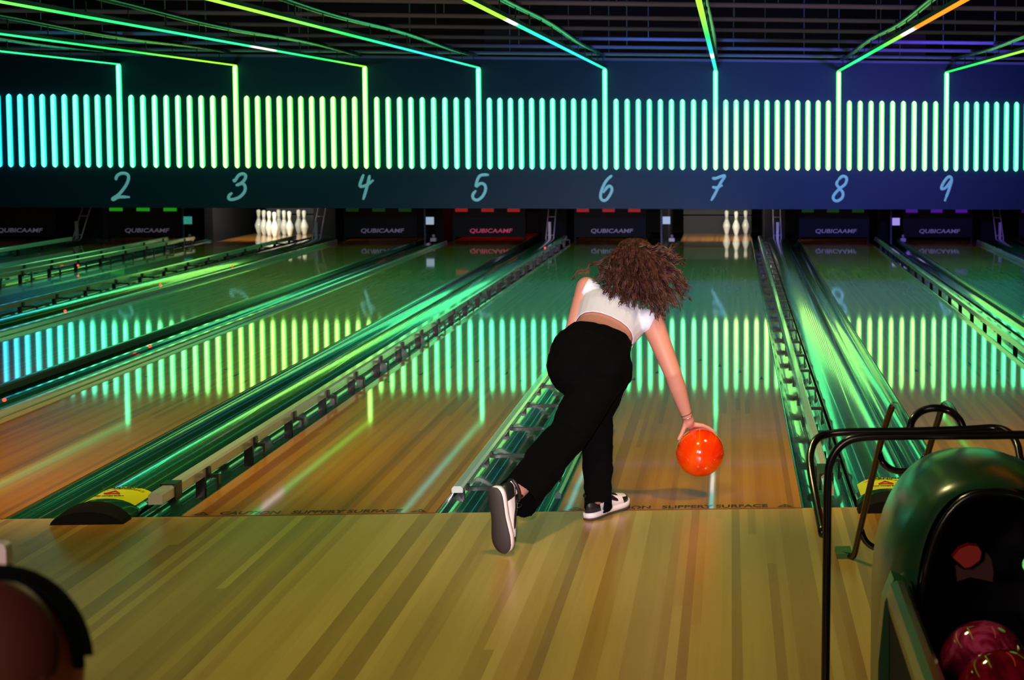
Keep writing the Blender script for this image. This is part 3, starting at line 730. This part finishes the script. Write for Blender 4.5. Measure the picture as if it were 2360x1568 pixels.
# --- the bowler: joints ------------------------------------------------------
u_s = Vector((.17, .94, .29)).normalized()                       # spine, waist to shoulders
lat = Vector((.90, -.06, -.43)); lat = (lat-u_s*lat.dot(u_s)).normalized()   # towards her right shoulder
nrm = lat.cross(u_s).normalized()                                # out of her back
waist_s = at(1398, 748, 6.92); sh_s = at(1437, 678, 7.26)        # points on the surface of the back
def tor(c, hw, hd, n=20, ax=lat, nn=nrm, sq=2.3):
    out = []
    for k in range(n):
        a = 2*pi*k/n; cx, sy = cos(a), sin(a)
        out.append(c + ax*(hw*math.copysign(abs(cx)**(2/sq), cx)) + nn*(hd*math.copysign(abs(sy)**(2/sq), sy)))
    return out
hipL, hipR = at(1318, 832, 6.88), at(1402, 846, 6.86)
pelv = at(1358, 812, 6.88)
wc = waist_s - nrm*.090
shc = sh_s - nrm*.085
def sp(t): return wc.lerp(shc, t)
def tor_rings(o=0.0):
    R = []
    for t, hw, hd in ((-.12,.138,.098),(0,.130,.090),(.18,.124,.086),(.38,.130,.092),(.60,.142,.098),(.80,.152,.095),(.94,.150,.080),(1.04,.120,.062),(1.12,.075,.050)):
        R.append(tor(sp(t), hw+o, hd+o))
    return R
shL, shR = at(1352, 662, 7.28), at(1503, 742, 7.20)
elR, wrR = at(1551, 862, 7.16), at(1583, 958, 7.22)
elL = at(1318, 772, 7.22); wrL = at(1352, 842, 7.42)
neck0 = shc + u_s*.035; head_c = at(1457, 612, 7.50); 
knL, anL = at(1375, 958, 7.05), at(1379, 1146, 6.83)              # standing leg
knR, anR = at(1310, 1003, 6.72), at(1192, 1134, 6.40)             # trailing leg
ballc = at(1613, 1043.5, 7.24)

hd_up = (head_c-neck0).normalized()
fwd = Vector((.05, .86, -.42)).normalized(); up = (hd_up - fwd*hd_up.dot(fwd)).normalized(); rt = fwd.cross(up).normalized()
HM = frame(rt, fwd, up)
E_ = [('loft', tor_rings()),
  ('ell', pelv, (.155,.105,.12)), ('cap', hipL, knL, .088, .056), ('cap', hipR, knR, .088, .056), ('cap', knL, anL, .054, .028), ('cap', knR, anR, .054, .034),
  ('cap', shc-lat*.10, shL, .050, .047), ('cap', shc+lat*.10, shR, .050, .047),
  ('cap', shL, elL, .047, .036), ('cap', elL, wrL, .035, .023),
  ('cap', shR, elR, .052, .039), ('cap', elR, elR.lerp(wrR,.35), .038, .038), ('cap', elR.lerp(wrR,.35), wrR, .038, .024),
  ('cap', neck0-u_s*.03, head_c-up*.03, .050, .050),
  ('ell', head_c, (.074,.092,.108), HM), ('ell', head_c-up*.055+fwd*.035, (.055,.055,.055), HM),
  ('cap', head_c-up*.01+fwd*.088, head_c-up*.035+fwd*.106, .008, .012), ('cap', head_c-up*.062-rt*.018+fwd*.087, head_c-up*.062+rt*.018+fwd*.087, .008, .008),
  ('ell', head_c-up*.01-rt*.076, (.010,.018,.030), HM), ('ell', head_c-up*.01+rt*.076, (.010,.018,.030), HM),
  ('ell', head_c+up*.008-rt*.030+fwd*.076, (.014,.012,.011), HM), ('ell', head_c+up*.008+rt*.030+fwd*.076, (.014,.012,.011), HM)]
# right hand cradling the ball
def on_ball(dx, dy, dz, r=.108): return ballc + Vector((dx, dy, dz)).normalized()*r
palm = on_ball(-.34, .22, .90, .135)
kn = [on_ball(-.05+.0*i, .55, .78, .120) for i in range(1)]
E_ += [('cap', wrR, palm, .0215, .024), ('ell', wrR.lerp(palm, .6), (.026,.030,.034))]
fingers = [  # knuckle, mid, tip directions round the ball
  ((.10,.28,.95), (.34,.34,.88), (.58,.36,.73), .0090),
  ((.02,.52,.85), (.22,.72,.65), (.36,.86,.35), .0092),
  ((-.14,.64,.74), (-.02,.88,.46), (.08,.98,.12), .0090),
  ((-.32,.64,.68), (-.28,.88,.36), (-.22,.96,.08), .0078)]
for k_, m_, t_, r in fingers:
    K, M_, T = on_ball(*k_, .121), on_ball(*m_, .117), on_ball(*t_, .115)
    E_ += [('cap', palm, K, .014, r*1.15), ('cap', K, M_, r*1.1, r), ('cap', M_, T, r, r*.85)]
th0, th1, th2 = on_ball(-.52, .02, .86, .134), on_ball(-.66, -.12, .74, .121), on_ball(-.80, -.18, .56, .117)
E_ += [('cap', wrR.lerp(palm, .35), th0, .015, .012), ('cap', th0, th1, .0115, .0098), ('cap', th1, th2, .0098, .008)]
# left hand, relaxed in front of her hip
pl = wrL + Vector((.02,.05,-.05)); E_ += [('cap', wrL, pl, .022, .025)]
for i in range(4):
    a = pl + Vector((.018*(i-1.5), .012, -.035)); bb = a + Vector((.004*(i-1.5), .016, -.034)); cc = bb + Vector((0, -.004, -.026+.002*abs(i-1.3)))
    E_ += [('cap', pl, a, .014, .009), ('cap', a, bb, .009, .008), ('cap', bb, cc, .008, .007)]
E_ += [('cap', pl+Vector((-.01,0,.01)), pl+Vector((-.035,.02,-.02)), .012, .009), ('cap', pl+Vector((-.035,.02,-.02)), pl+Vector((-.038,.035,-.045)), .009, .008)]
# feet inside the shoes
tip1 = Vector((.56,.83,0)).normalized()
E_ += [('cap', anL, Vector((.174,-.116,.07)), .028, .021), ('cap', Vector((.168,-.125,.052)), Vector((.168,-.125,.048))+tip1*.12, .017, .014)]
woman = blob('person', E_, M_skin, voxel=.0045, smooth=4)
tag(woman, 'woman in white cropped top and black trousers bending forward to bowl an orange ball', 'person')

# --- white cropped top
M_top = mat('white ribbed top', (.66,.66,.80), .8, sheen=.2)
hem_c = sp(.26); hem_n = (u_s*.97 + lat*(-.04) + nrm*.10).normalized()
T_ = [('loft', tor_rings(.007)), ('cap', shc-lat*.085+nrm*.0, shL-u_s*.015+lat*.012, .054, .050), ('cap', shc+lat*.085, shR-u_s*.012-lat*.018, .054, .053)]
arm_dR = (elR-shR).normalized(); arm_dL = (elL-shL).normalized()
top = blob('cropped_top', T_, M_top, voxel=.005, smooth=5, parent=woman, cuts=[(hem_c, hem_n), (sp(1.06), -u_s), (shR+lat*.004, -lat), (shL-lat*.006, lat)], thick=.003)

# --- black trousers
M_trs = mat('black trousers', (.0012,.0012,.0015), .95, spec=.06)
wb_n = -(u_s*.80 + Vector((-.10,0,.55))).normalized()
cuffL, cuffR = anL+Vector((0,0,.0)), anR
dLc = (anL-knL).normalized(); dRc = (anR-knR).normalized()
T_ = [('loft', [tor(sp(t), hw, hd) for t, hw, hd in ((-.45,.150,.110),(-.30,.156,.118),(-.14,.152,.112),(0,.142,.102),(.12,.136,.098))]),
  ('ell', at(1352,815,6.86), (.158,.125,.135)), ('ell', at(1322,842,6.83), (.112,.115,.130)), ('ell', at(1392,838,6.83), (.112,.115,.125)), ('ell', at(1400,800,6.90), (.098,.10,.09)),
  ('cap', hipL, knL, .105, .072), ('cap', hipR+Vector((-.01,0,0)), knR, .112, .084),
  ('cap', at(1420,862,6.95), knL, .070, .066),
  ('cap', knL, anL, .072, .058), ('cap', anL, anL+dLc*.09, .059, .060),
  ('cap', knR, knR.lerp(anR,.5), .086, .084), ('cap', knR.lerp(anR,.5)+Vector((.012,0,0)), anR+dRc*.07+Vector((.016,0,-.012)), .084, .088)]
trs = blob('trousers', T_, M_trs, voxel=.006, smooth=6, parent=woman, cuts=[(sp(-.01), wb_n)], thick=None)
# open the cuffs
bm = bmesh.new(); bm.from_mesh(trs.data)
for c_, d_, kp in ((anL+dLc*.052, dLc, knL), (anR+dRc*.032, dRc, knR)):
    dele = [v for v in bm.verts if (v.co-c_).dot(d_) > 0 and (v.co-c_).length < .16]
    bmesh.ops.delete(bm, geom=dele, context='VERTS')
bm.to_mesh(trs.data); bm.free()
# cloth folds
tx_ = bpy.data.textures.new('folds', 'CLOUDS'); tx_.noise_scale = .07
dm = trs.modifiers.new('folds', 'DISPLACE'); dm.texture = tx_; dm.strength = .014; dm.mid_level = .5
sd = trs.modifiers.new('cloth', 'SOLIDIFY'); sd.thickness = .004; sd.offset = -1

# --- shoes
M_shw = mat('white leather', (.74,.66,.66), .45); M_shb = mat('black leather', (.008,.008,.009), .4); M_sole = mat('dark rubber sole', (.045,.036,.033), .8)
def shoe_out(t, inset=0.0):
    """half widths (outer, inner) of the sole at t (0 heel .. 1 toe)"""
    st = [(0,.012,.012),(.03,.024,.024),(.10,.034,.034),(.25,.036,.034),(.42,.036,.029),(.58,.043,.034),(.72,.049,.041),(.84,.046,.042),(.93,.034,.034),(.98,.018,.022),(1,.008,.010)]
    for (a, o1, i1), (b_, o2, i2) in zip(st, st[1:]):
        if t <= b_:
            k = (t-a)/(b_-a); return o1+(o2-o1)*k-inset, i1+(i2-i1)*k-inset
    return st[-1][1]-inset, st[-1][2]-inset
def make_shoe(name, parent, Mw, side, Ls=.275):
    """local: x heel->toe, y outer side (+) , z up; side flips y"""
    ts = [0,.015,.04,.08,.14,.22,.30,.38,.46,.54,.62,.70,.78,.85,.91,.955,.985,1]
    root = empty(name, (0,0,0)); root.parent = parent; root.matrix_world = Mw
    def outline(t, z, ins): o_, i_ = shoe_out(t, ins); return o_, i_
    def slab(nm, z0, z1, ins, M, toe_up=.010):
        b = MB(); rings = []
        for t in ts:
            o_, i_ = shoe_out(t, ins); o_ = max(o_, .003); i_ = max(i_, .003); r = toe_up*max(0, (t-.75)/.25)**2
            x = t*(Ls-2*ins)+ins
            rings.append([(x, side*o_, z0+r), (x, side*o_*1.02, (z0+z1)/2+r), (x, side*o_, z1+r), (x, 0, z1+r), (x, -side*i_, z1+r), (x, -side*i_*1.02, (z0+z1)/2+r), (x, -side*i_, z0+r), (x, 0, z0+r)])
        b.loft(rings); return b.build(nm, M, root)
    slab('outsole', 0, .009, 0, M_sole); slab('midsole', .0091, .030, -.0005, M_shw)
    hts = [(0,.075),(.015,.078),(.04,.082),(.08,.084),(.14,.082),(.22,.078),(.30,.080),(.38,.084),(.46,.078),(.54,.066),(.62,.056),(.70,.048),(.78,.042),(.85,.036),(.91,.030),(.955,.024),(.985,.016),(1,.010)]
    b = MB(); rings = []; m_ = 14
    for t, h in hts:
        o_, i_ = shoe_out(t, .004); o_ = max(o_, .004); i_ = max(i_, .004); r = .010*max(0, (t-.75)/.25)**2; x = t*(Ls-.01)+.005
        ring = []
        tw = .62 if t < .5 else .62+.3*(t-.5)
        for k in range(m_+1):
            a = pi*k/m_; w_ = o_ if k < m_/2 else i_
            yy = cos(a); zz = sin(a)**.55
            ring.append((x, side*yy*w_*(1-(1-tw)*zz*abs(yy)**.2*.9), .029+r+h*zz))
        rings.append(ring)
    b.loft(rings)
    # overlay areas
    nr = len(rings[0])
    mi = []
    for i in range(len(rings)-1):
        t = (hts[i][0]+hts[i+1][0])/2
        for j in range(nr):
            a = (j+.5)/nr; hgt = sin(pi*min(max(a,0),1))
            blk = 0
            if t < .20 and hgt < .62: blk = 1
            if t > .80 and hgt < .55: blk = 1
            if t > .93: blk = 1
            if .36 < t < .74 and hgt > .80: blk = 1
            if .22 < t < .36 and hgt > .70: blk = 1
            mi.append(blk)
    mi += [1, 1]
    b.mi = mi
    up_ = b.build('upper', [M_shw, M_shb], root)
    def surf(t, a_, s_, off=.0016):
        """point on the side of the upper; a_ 0 at the sole .. 1 at the top"""
        h = [hh for hh in zip(hts, hts[1:]) if hh[0][0] <= t <= hh[1][0]][0]; k = (t-h[0][0])/(h[1][0]-h[0][0]); H = h[0][1]+(h[1][1]-h[0][1])*k
        o_, i_ = shoe_out(t, .004); w_ = o_ if s_ > 0 else i_
        ang = a_*pi/2; yy = cos(ang); zz = sin(ang)**.55; tw = .62 if t < .5 else .62+.3*(t-.5)
        return Vector((t*(Ls-.01)+.005, side*s_*(yy*w_*(1-(1-tw)*zz*abs(yy)**.2*.9)+off), .029+H*zz+.0006))
    for s_ in (1, -1):   # curved side mark
        b = MB(); top_, bot_ = [], []
        for k in range(15):
            q = k/14; t = .66-.56*q
            base = .10+.52*q**1.3 if q > .12 else .26-.9*q
            th = .25*sin(pi*min(1, (1-q)*1.02))**.8*(1-.55*q)+.01
            base = .07+.50*q**1.5; th = (.30*(1-q)**.8)*(min(1, q*5+.25))+.012
            top_.append(surf(t, min(.98, base+th), s_)); bot_.append(surf(t, base, s_))
        b.loft([bot_, top_], close=False, caps=False); o = b.build('side_mark', M_shb, root)
        sdm = o.modifiers.new('t', 'SOLIDIFY'); sdm.thickness = .0022
    b = MB()             # padded collar
    cp = []
    for k in range(25):
        a = 2*pi*k/24; cp.append((.052+.046*cos(a), .026*sin(a), .107+.006*cos(a)))
    b.tube(cp, .0075, 8, caps=False); b.build('collar', M_shb, root)
    b = MB(); b.loft([[(.088, -.018, .108), (.088, .018, .108), (.092, .018, .103), (.092, -.018, .103)], [(.078, -.015, .138), (.078, .015, .138), (.083, .015, .138), (.083, -.015, .138)]]); b.build('tongue', M_shb, root)
    b = MB()
    for k in range(5):
        x = .100+.019*k; z = .112-.0095*k
        b.tube([(x, -.019, z-.012), (x+.002, -.010, z-.001), (x+.003, 0, z+.003), (x+.002, .010, z-.001), (x, .019, z-.012)], .0028, 6)
    b.tube([(.100,.004,.114), (.104,.030,.110), (.098,.040,.092), (.108,.046,.066)], .0022, 6); b.tube([(.100,-.004,.114), (.110,-.026,.112), (.106,-.040,.090), (.100,-.046,.070)], .0022, 6)
    b.build('laces', M_shb, root)
    return root
xs = Vector((.56, .83, .0)).normalized(); zs_ = Vector((-.05, .0, 1)).normalized(); ys = zs_.cross(xs).normalized(); xs = ys.cross(zs_)
Ms = Matrix.Translation(Vector((.139, -.168, .001))) @ frame(xs, ys, zs_).to_4x4()
make_shoe('shoe', woman, Ms, 1)
# trailing shoe: sole towards the camera, toe down on the floor
toe = atZ(1156, 1279, .004); heel = at(1137, 1124, 6.17)
xs = (toe-heel).normalized(); zz_ = Vector((.56, .80, .10)); zz_ = (zz_-xs*zz_.dot(xs)).normalized(); ys = zz_.cross(xs).normalized()
Ms = Matrix.Translation(toe - xs*.275) @ frame(xs, ys, zz_).to_4x4()
make_shoe('shoe', woman, Ms, -1)
# ankle skin of the trailing foot, rooted in the shoe
# --- bracelets
M_thread = mat('dark thread', (.03,.015,.015), .7); M_silver = mat('silver chain', (.8,.78,.75), .25, metal=1)
ad = (wrR-elR).normalized(); a1 = ad.orthogonal().normalized(); a2 = ad.cross(a1)
for off, rr, th, M_, nm in ((-.006, .0245, .0016, M_thread, 'thread_bracelet'), (.010, .0235, .0010, M_silver, 'silver_bracelet')):
    b = MB(); c_ = wrR+ad*off; b.tube([c_+(a1*cos(2*pi*k/24)+a2*sin(2*pi*k/24))*rr+ad*.004*sin(2*pi*k/24) for k in range(25)], th, 6, caps=False); b.build(nm, M_, woman)
# --- hair
M_hair = mat('brown hair', (.055,.017,.014), .45, spec=.5)
nM = N(M_hair, 'ShaderNodeTexNoise'); nM.inputs['Scale'].default_value = 40; tcn = N(M_hair, 'ShaderNodeTexCoord'); L(M_hair, tcn.outputs['Object'], nM.inputs['Vector'])
L(M_hair, ramp(M_hair, [(.3,(.014,.004,.004)), (.55,(.050,.015,.014)), (.75,(.11,.038,.034))], nM.outputs[0]), bsdf(M_hair).inputs['Base Color'])
rnd = random.Random(11)
hb = MB()
hc = at(1462, 603, 7.49)
hb.ell(hc, (.092,.108,.112), 28, M=HM)
hb.ell(at(1466, 640, 7.40), (.125,.10,.072), 22); hb.ell(at(1490, 668, 7.30), (.095,.07,.055), 20)
def strand(p0, p1_, p2, wav, amp, r0, n=14, ax=None, ph=None):
    ph = rnd.random()*6.28 if ph is None else ph; ax = ax or Vector((rnd.uniform(-1,1), rnd.uniform(-1,1), rnd.uniform(-1,1))).normalized()
    pts, rs = [], []
    for k in range(n):
        t = k/(n-1); q = p0*(1-t)**2 + p1_*2*t*(1-t) + p2*t*t
        tg_ = ((p1_-p0)*(1-t)+(p2-p1_)*t).normalized(); s1 = tg_.cross(ax).normalized(); s2 = tg_.cross(s1)
        A = amp*min(1, t*1.6)
        pts.append(q + s1*A*sin(wav*t*6.28+ph) + s2*A*.7*cos(wav*t*6.28+ph)); rs.append(r0*(1-.8*t)+.0004)
    hb.tube(pts, rs, 4)
outline = [  # where the ends of the locks fall (pixel, depth spread)
 (1326,640,7.30,1),(1370,652,7.22,4),(1392,678,7.16,7),(1405,690,7.13,6),(1420,683,7.12,6),(1437,703,7.10,7),(1452,692,7.10,6),(1470,699,7.10,7),(1486,700,7.12,6),(1503,712,7.13,8),(1512,728,7.14,8),(1522,737,7.14,8),(1534,716,7.16,8),
 (1548,700,7.2,6),(1563,711,7.22,6),(1572,690,7.25,5),(1581,676,7.28,6),(1566,660,7.3,5),(1579,655,7.34,5),(1560,635,7.4,5),(1570,607,7.45,5),(1560,590,7.5,4),(1556,576,7.5,4),(1535,572,7.5,3),(1545,645,7.35,8),(1500,690,7.2,8),(1440,665,7.2,8),(1400,650,7.25,8)]
for ox, oy, D, cnt in outline:
    for c_ in range(cnt):
        tx0, ty0, tD = ox+rnd.gauss(0, 7), oy+rnd.gauss(0, 7), D+rnd.gauss(0, .03)
        rx = min(max(1462+(ox-1462)*.45+rnd.gauss(0, 20), 1410), 1515); ry = 562+rnd.random()*50
        ax0 = Vector((rnd.uniform(-1,1), rnd.uniform(-.3,.3), rnd.uniform(-1,1))).normalized(); ph0 = rnd.random()*6.28; wv = 2.0+rnd.random()*1.4; am = .007+rnd.random()*.008
        for q_ in range(5):
            tip = at(tx0+rnd.gauss(0, 2.6), ty0+rnd.gauss(0, 2.6), tD+rnd.gauss(0, .01))
            root = at(rx+rnd.gauss(0, 3), ry+rnd.gauss(0, 3), 7.42); root = hc + (root-hc).normalized()*.108
            mid = root.lerp(tip, .5) + Vector((0, -.03, .030))
            strand(root, mid, tip, wv, am, .0026+rnd.random()*.0020, 20, ax0, ph0+rnd.gauss(0, .25))
# locks hugging the crown
for k in range(260):
    a = rnd.uniform(-2.2, 2.2); e_ = rnd.uniform(.1, 1.2)
    dv = (R_*sin(a)*cos(e_) + Vector((0,0,1))*sin(e_)*.9 - F_*cos(a)*cos(e_)).normalized()
    p0 = hc + Vector((0,.01,.06)) + dv*.055; p0 = hc + (p0-hc).normalized()*.108
    end = hc + (dv + Vector((0,-.2,-.9))).normalized()*.118; mid = hc + (dv+Vector((0,0,-.15))).normalized()*.124
    strand(p0, mid, end, 1.0, .002, .0042, 10)
hair = hb.build('hair', M_hair, woman); tag(hair, 'long curly brown hair')
o = ball(ballc, M_orange, 'orange marbled bowling ball in the hand of the bowler', rot=(.4, .9, .2))

# ------------------------------------------------------------------ seated person at the lower left corner, near the camera
hp = at(-22, 1558, 1.75)
w_c = (CAM-hp).normalized(); ax_h = (w_c - R_*.14 + U_*.17).normalized()
R0_ = .100
el = [('ell', hp, (R0_*.93, R0_, R0_*1.12)), ('cap', hp+Vector((0,-.01,-.09)), hp+Vector((0,-.03,-.19)), .055, .060), ('ell', hp+Vector((.0,.092,-.03)), (.014,.02,.03)),
      ('cap', hp+Vector((-.15,-.03,-.24)), hp+Vector((.15,-.03,-.24)), .062, .062), ('cap', hp+Vector((0,-.03,-.26)), hp+Vector((0,-.06,-.56)), .135, .145),
      ('cap', hp+Vector((-.09,-.04,-.60)), hp+Vector((-.12,.34,-.60)), .085, .06), ('cap', hp+Vector((.09,-.04,-.60)), hp+Vector((.12,.34,-.60)), .085, .06),
      ('cap', hp+Vector((-.12,.34,-.60)), Vector((hp.x-.12, hp.y+.36, .06)), .055, .038), ('cap', hp+Vector((.12,.34,-.60)), Vector((hp.x+.12, hp.y+.36, .06)), .055, .038),
      ('cap', Vector((hp.x-.12, hp.y+.33, .035)), Vector((hp.x-.12, hp.y+.50, .03)), .033, .028), ('cap', Vector((hp.x+.12, hp.y+.33, .035)), Vector((hp.x+.12, hp.y+.50, .03)), .033, .028),
      ('cap', hp+Vector((-.18,-.03,-.25)), hp+Vector((-.22,.05,-.50)), .045, .036), ('cap', hp+Vector((.18,-.03,-.25)), hp+Vector((.22,.05,-.50)), .045, .036),
      ('cap', hp+Vector((-.22,.05,-.50)), hp+Vector((-.12,.25,-.52)), .034, .026), ('cap', hp+Vector((.22,.05,-.50)), hp+Vector((.12,.25,-.52)), .034, .026),
      ('ell', hp+Vector((-.11,.29,-.52)), (.035,.05,.018)), ('ell', hp+Vector((.11,.29,-.52)), (.035,.05,.018))]
for sx in (-1, 1):
    for i in range(4): el.append(('cap', hp+Vector((sx*.11+(i-1.5)*.018,.32,-.52)), hp+Vector((sx*.11+(i-1.5)*.022,.385-.006*abs(i-1.5),-.53)), .009, .0075))
    el.append(('cap', hp+Vector((sx*.085,.28,-.52)), hp+Vector((sx*.06,.325,-.53)), .011, .009))
sit = blob('person', el, M_skin, voxel=.008, smooth=4)
tag(sit, 'blurred brown-haired head with black headband at the lower left corner', 'person')
def cap_shell(name, ang0, ang1, R, M, th, wob=0, ax_h=ax_h, cut=.006):
    b = MB(); e1 = ax_h.orthogonal().normalized(); e2 = ax_h.cross(e1); rings = []
    for i in range(13):
        a = ang0+(ang1-ang0)*i/12
        ring = []
        for k in range(48):
            f = 2*pi*k/48; d_ = ax_h*cos(a)+(e1*cos(f)+e2*sin(f))*sin(a); ring.append(hp+Vector((d_.x*.93*R, d_.y*R, d_.z*1.12*R))*(1+wob*sin(f*9)*.5*i/12))
        rings.append(ring)
    b.loft(rings, caps=False)
    o = b.build(name, M, sit); bm = bmesh.new(); bm.from_mesh(o.data)      # ends above the ear and cheek
    bmesh.ops.delete(bm, geom=[v for v in bm.verts if v.co.z < hp.z+cut], context='VERTS'); bm.to_mesh(o.data); bm.free()
    sd_ = o.modifiers.new('t', 'SOLIDIFY'); sd_.thickness = th; sd_.offset = 1; return o
M_hair2 = mat('dark brown hair', (.06,.012,.007), .5); cap_shell('hair', .02, .84, .101, M_hair2, .006)
cap_shell('headband', .99, 1.80, .1015, mat('black headband', (.003,.003,.004), 1.0, spec=.05), .006, ax_h=w_c)
b = MB(); 
M_cloth2 = mat('dark clothing', (.02,.02,.025), .8)
blob('clothing', [('cap', hp+Vector((-.15,-.03,-.25)), hp+Vector((.15,-.03,-.25)), .070, .070), ('cap', hp+Vector((0,-.03,-.28)), hp+Vector((0,-.06,-.57)), .150, .158),
      ('cap', hp+Vector((-.09,-.04,-.60)), hp+Vector((-.12,.34,-.60)), .095, .072), ('cap', hp+Vector((.09,-.04,-.60)), hp+Vector((.12,.34,-.60)), .095, .072),
      ('cap', hp+Vector((-.12,.34,-.60)), Vector((hp.x-.12, hp.y+.36, .12)), .068, .055), ('cap', hp+Vector((.12,.34,-.60)), Vector((hp.x+.12, hp.y+.36, .12)), .068, .055)], M_cloth2, voxel=.012, smooth=4, parent=sit)
# stool under the seated person
st = empty('stool', (hp.x, hp.y-.02, 0), 'round dark stool under the seated person', 'stool')
b = MB(); b.lathe([(.0015,hp.z-.76),(.17,hp.z-.76),(.18,hp.z-.75),(.18,hp.z-.73),(.17,hp.z-.72),(.0015,hp.z-.72)], n=28); b.build('seat', M_blk, st)
b = MB(); b.lathe([(.0015,0),(.16,0),(.16,.015),(.03,.03),(.022,.05),(.022,hp.z-.761),(.0015,hp.z-.761)], n=24); b.build('pedestal', M_steel, st)

# white panel with a knob at the left edge
q = at(-60, 1304, 2.7)
t = empty('console_panel', (q.x, q.y, 0), 'white upright panel with rounded corner and black knob at the left edge', 'panel')
hw, hh, rr = .057, .085, .012; prof = []
for cx, cz, a0 in ((hw-rr, hh-rr, 0), (-hw+rr, hh-rr, pi/2), (-hw+rr, -hh+rr, pi), (hw-rr, -hh+rr, 1.5*pi)):
    for k in range(6): a = a0+pi/2*k/5; prof.append((cx+rr*cos(a), q.z-.045+cz+rr*sin(a)))
b = MB(); b.profY(prof, -.012, .012); b.build('panel', M_white, t)
b = MB(); b.tube([(hw, 0, q.z-.016), (hw+.010, 0, q.z-.016)], .009, 14); b.build('knob', M_blk, t)
b = MB(); b.tube([(0,.03,0), (0,.03,q.z-.06)], .015, 12); b.box(-.10,.10,-.07,.13,0,.012); b.box(-.02,.02,.0125,.03,q.z-.12,q.z-.06); b.build('post', M_blk, t)
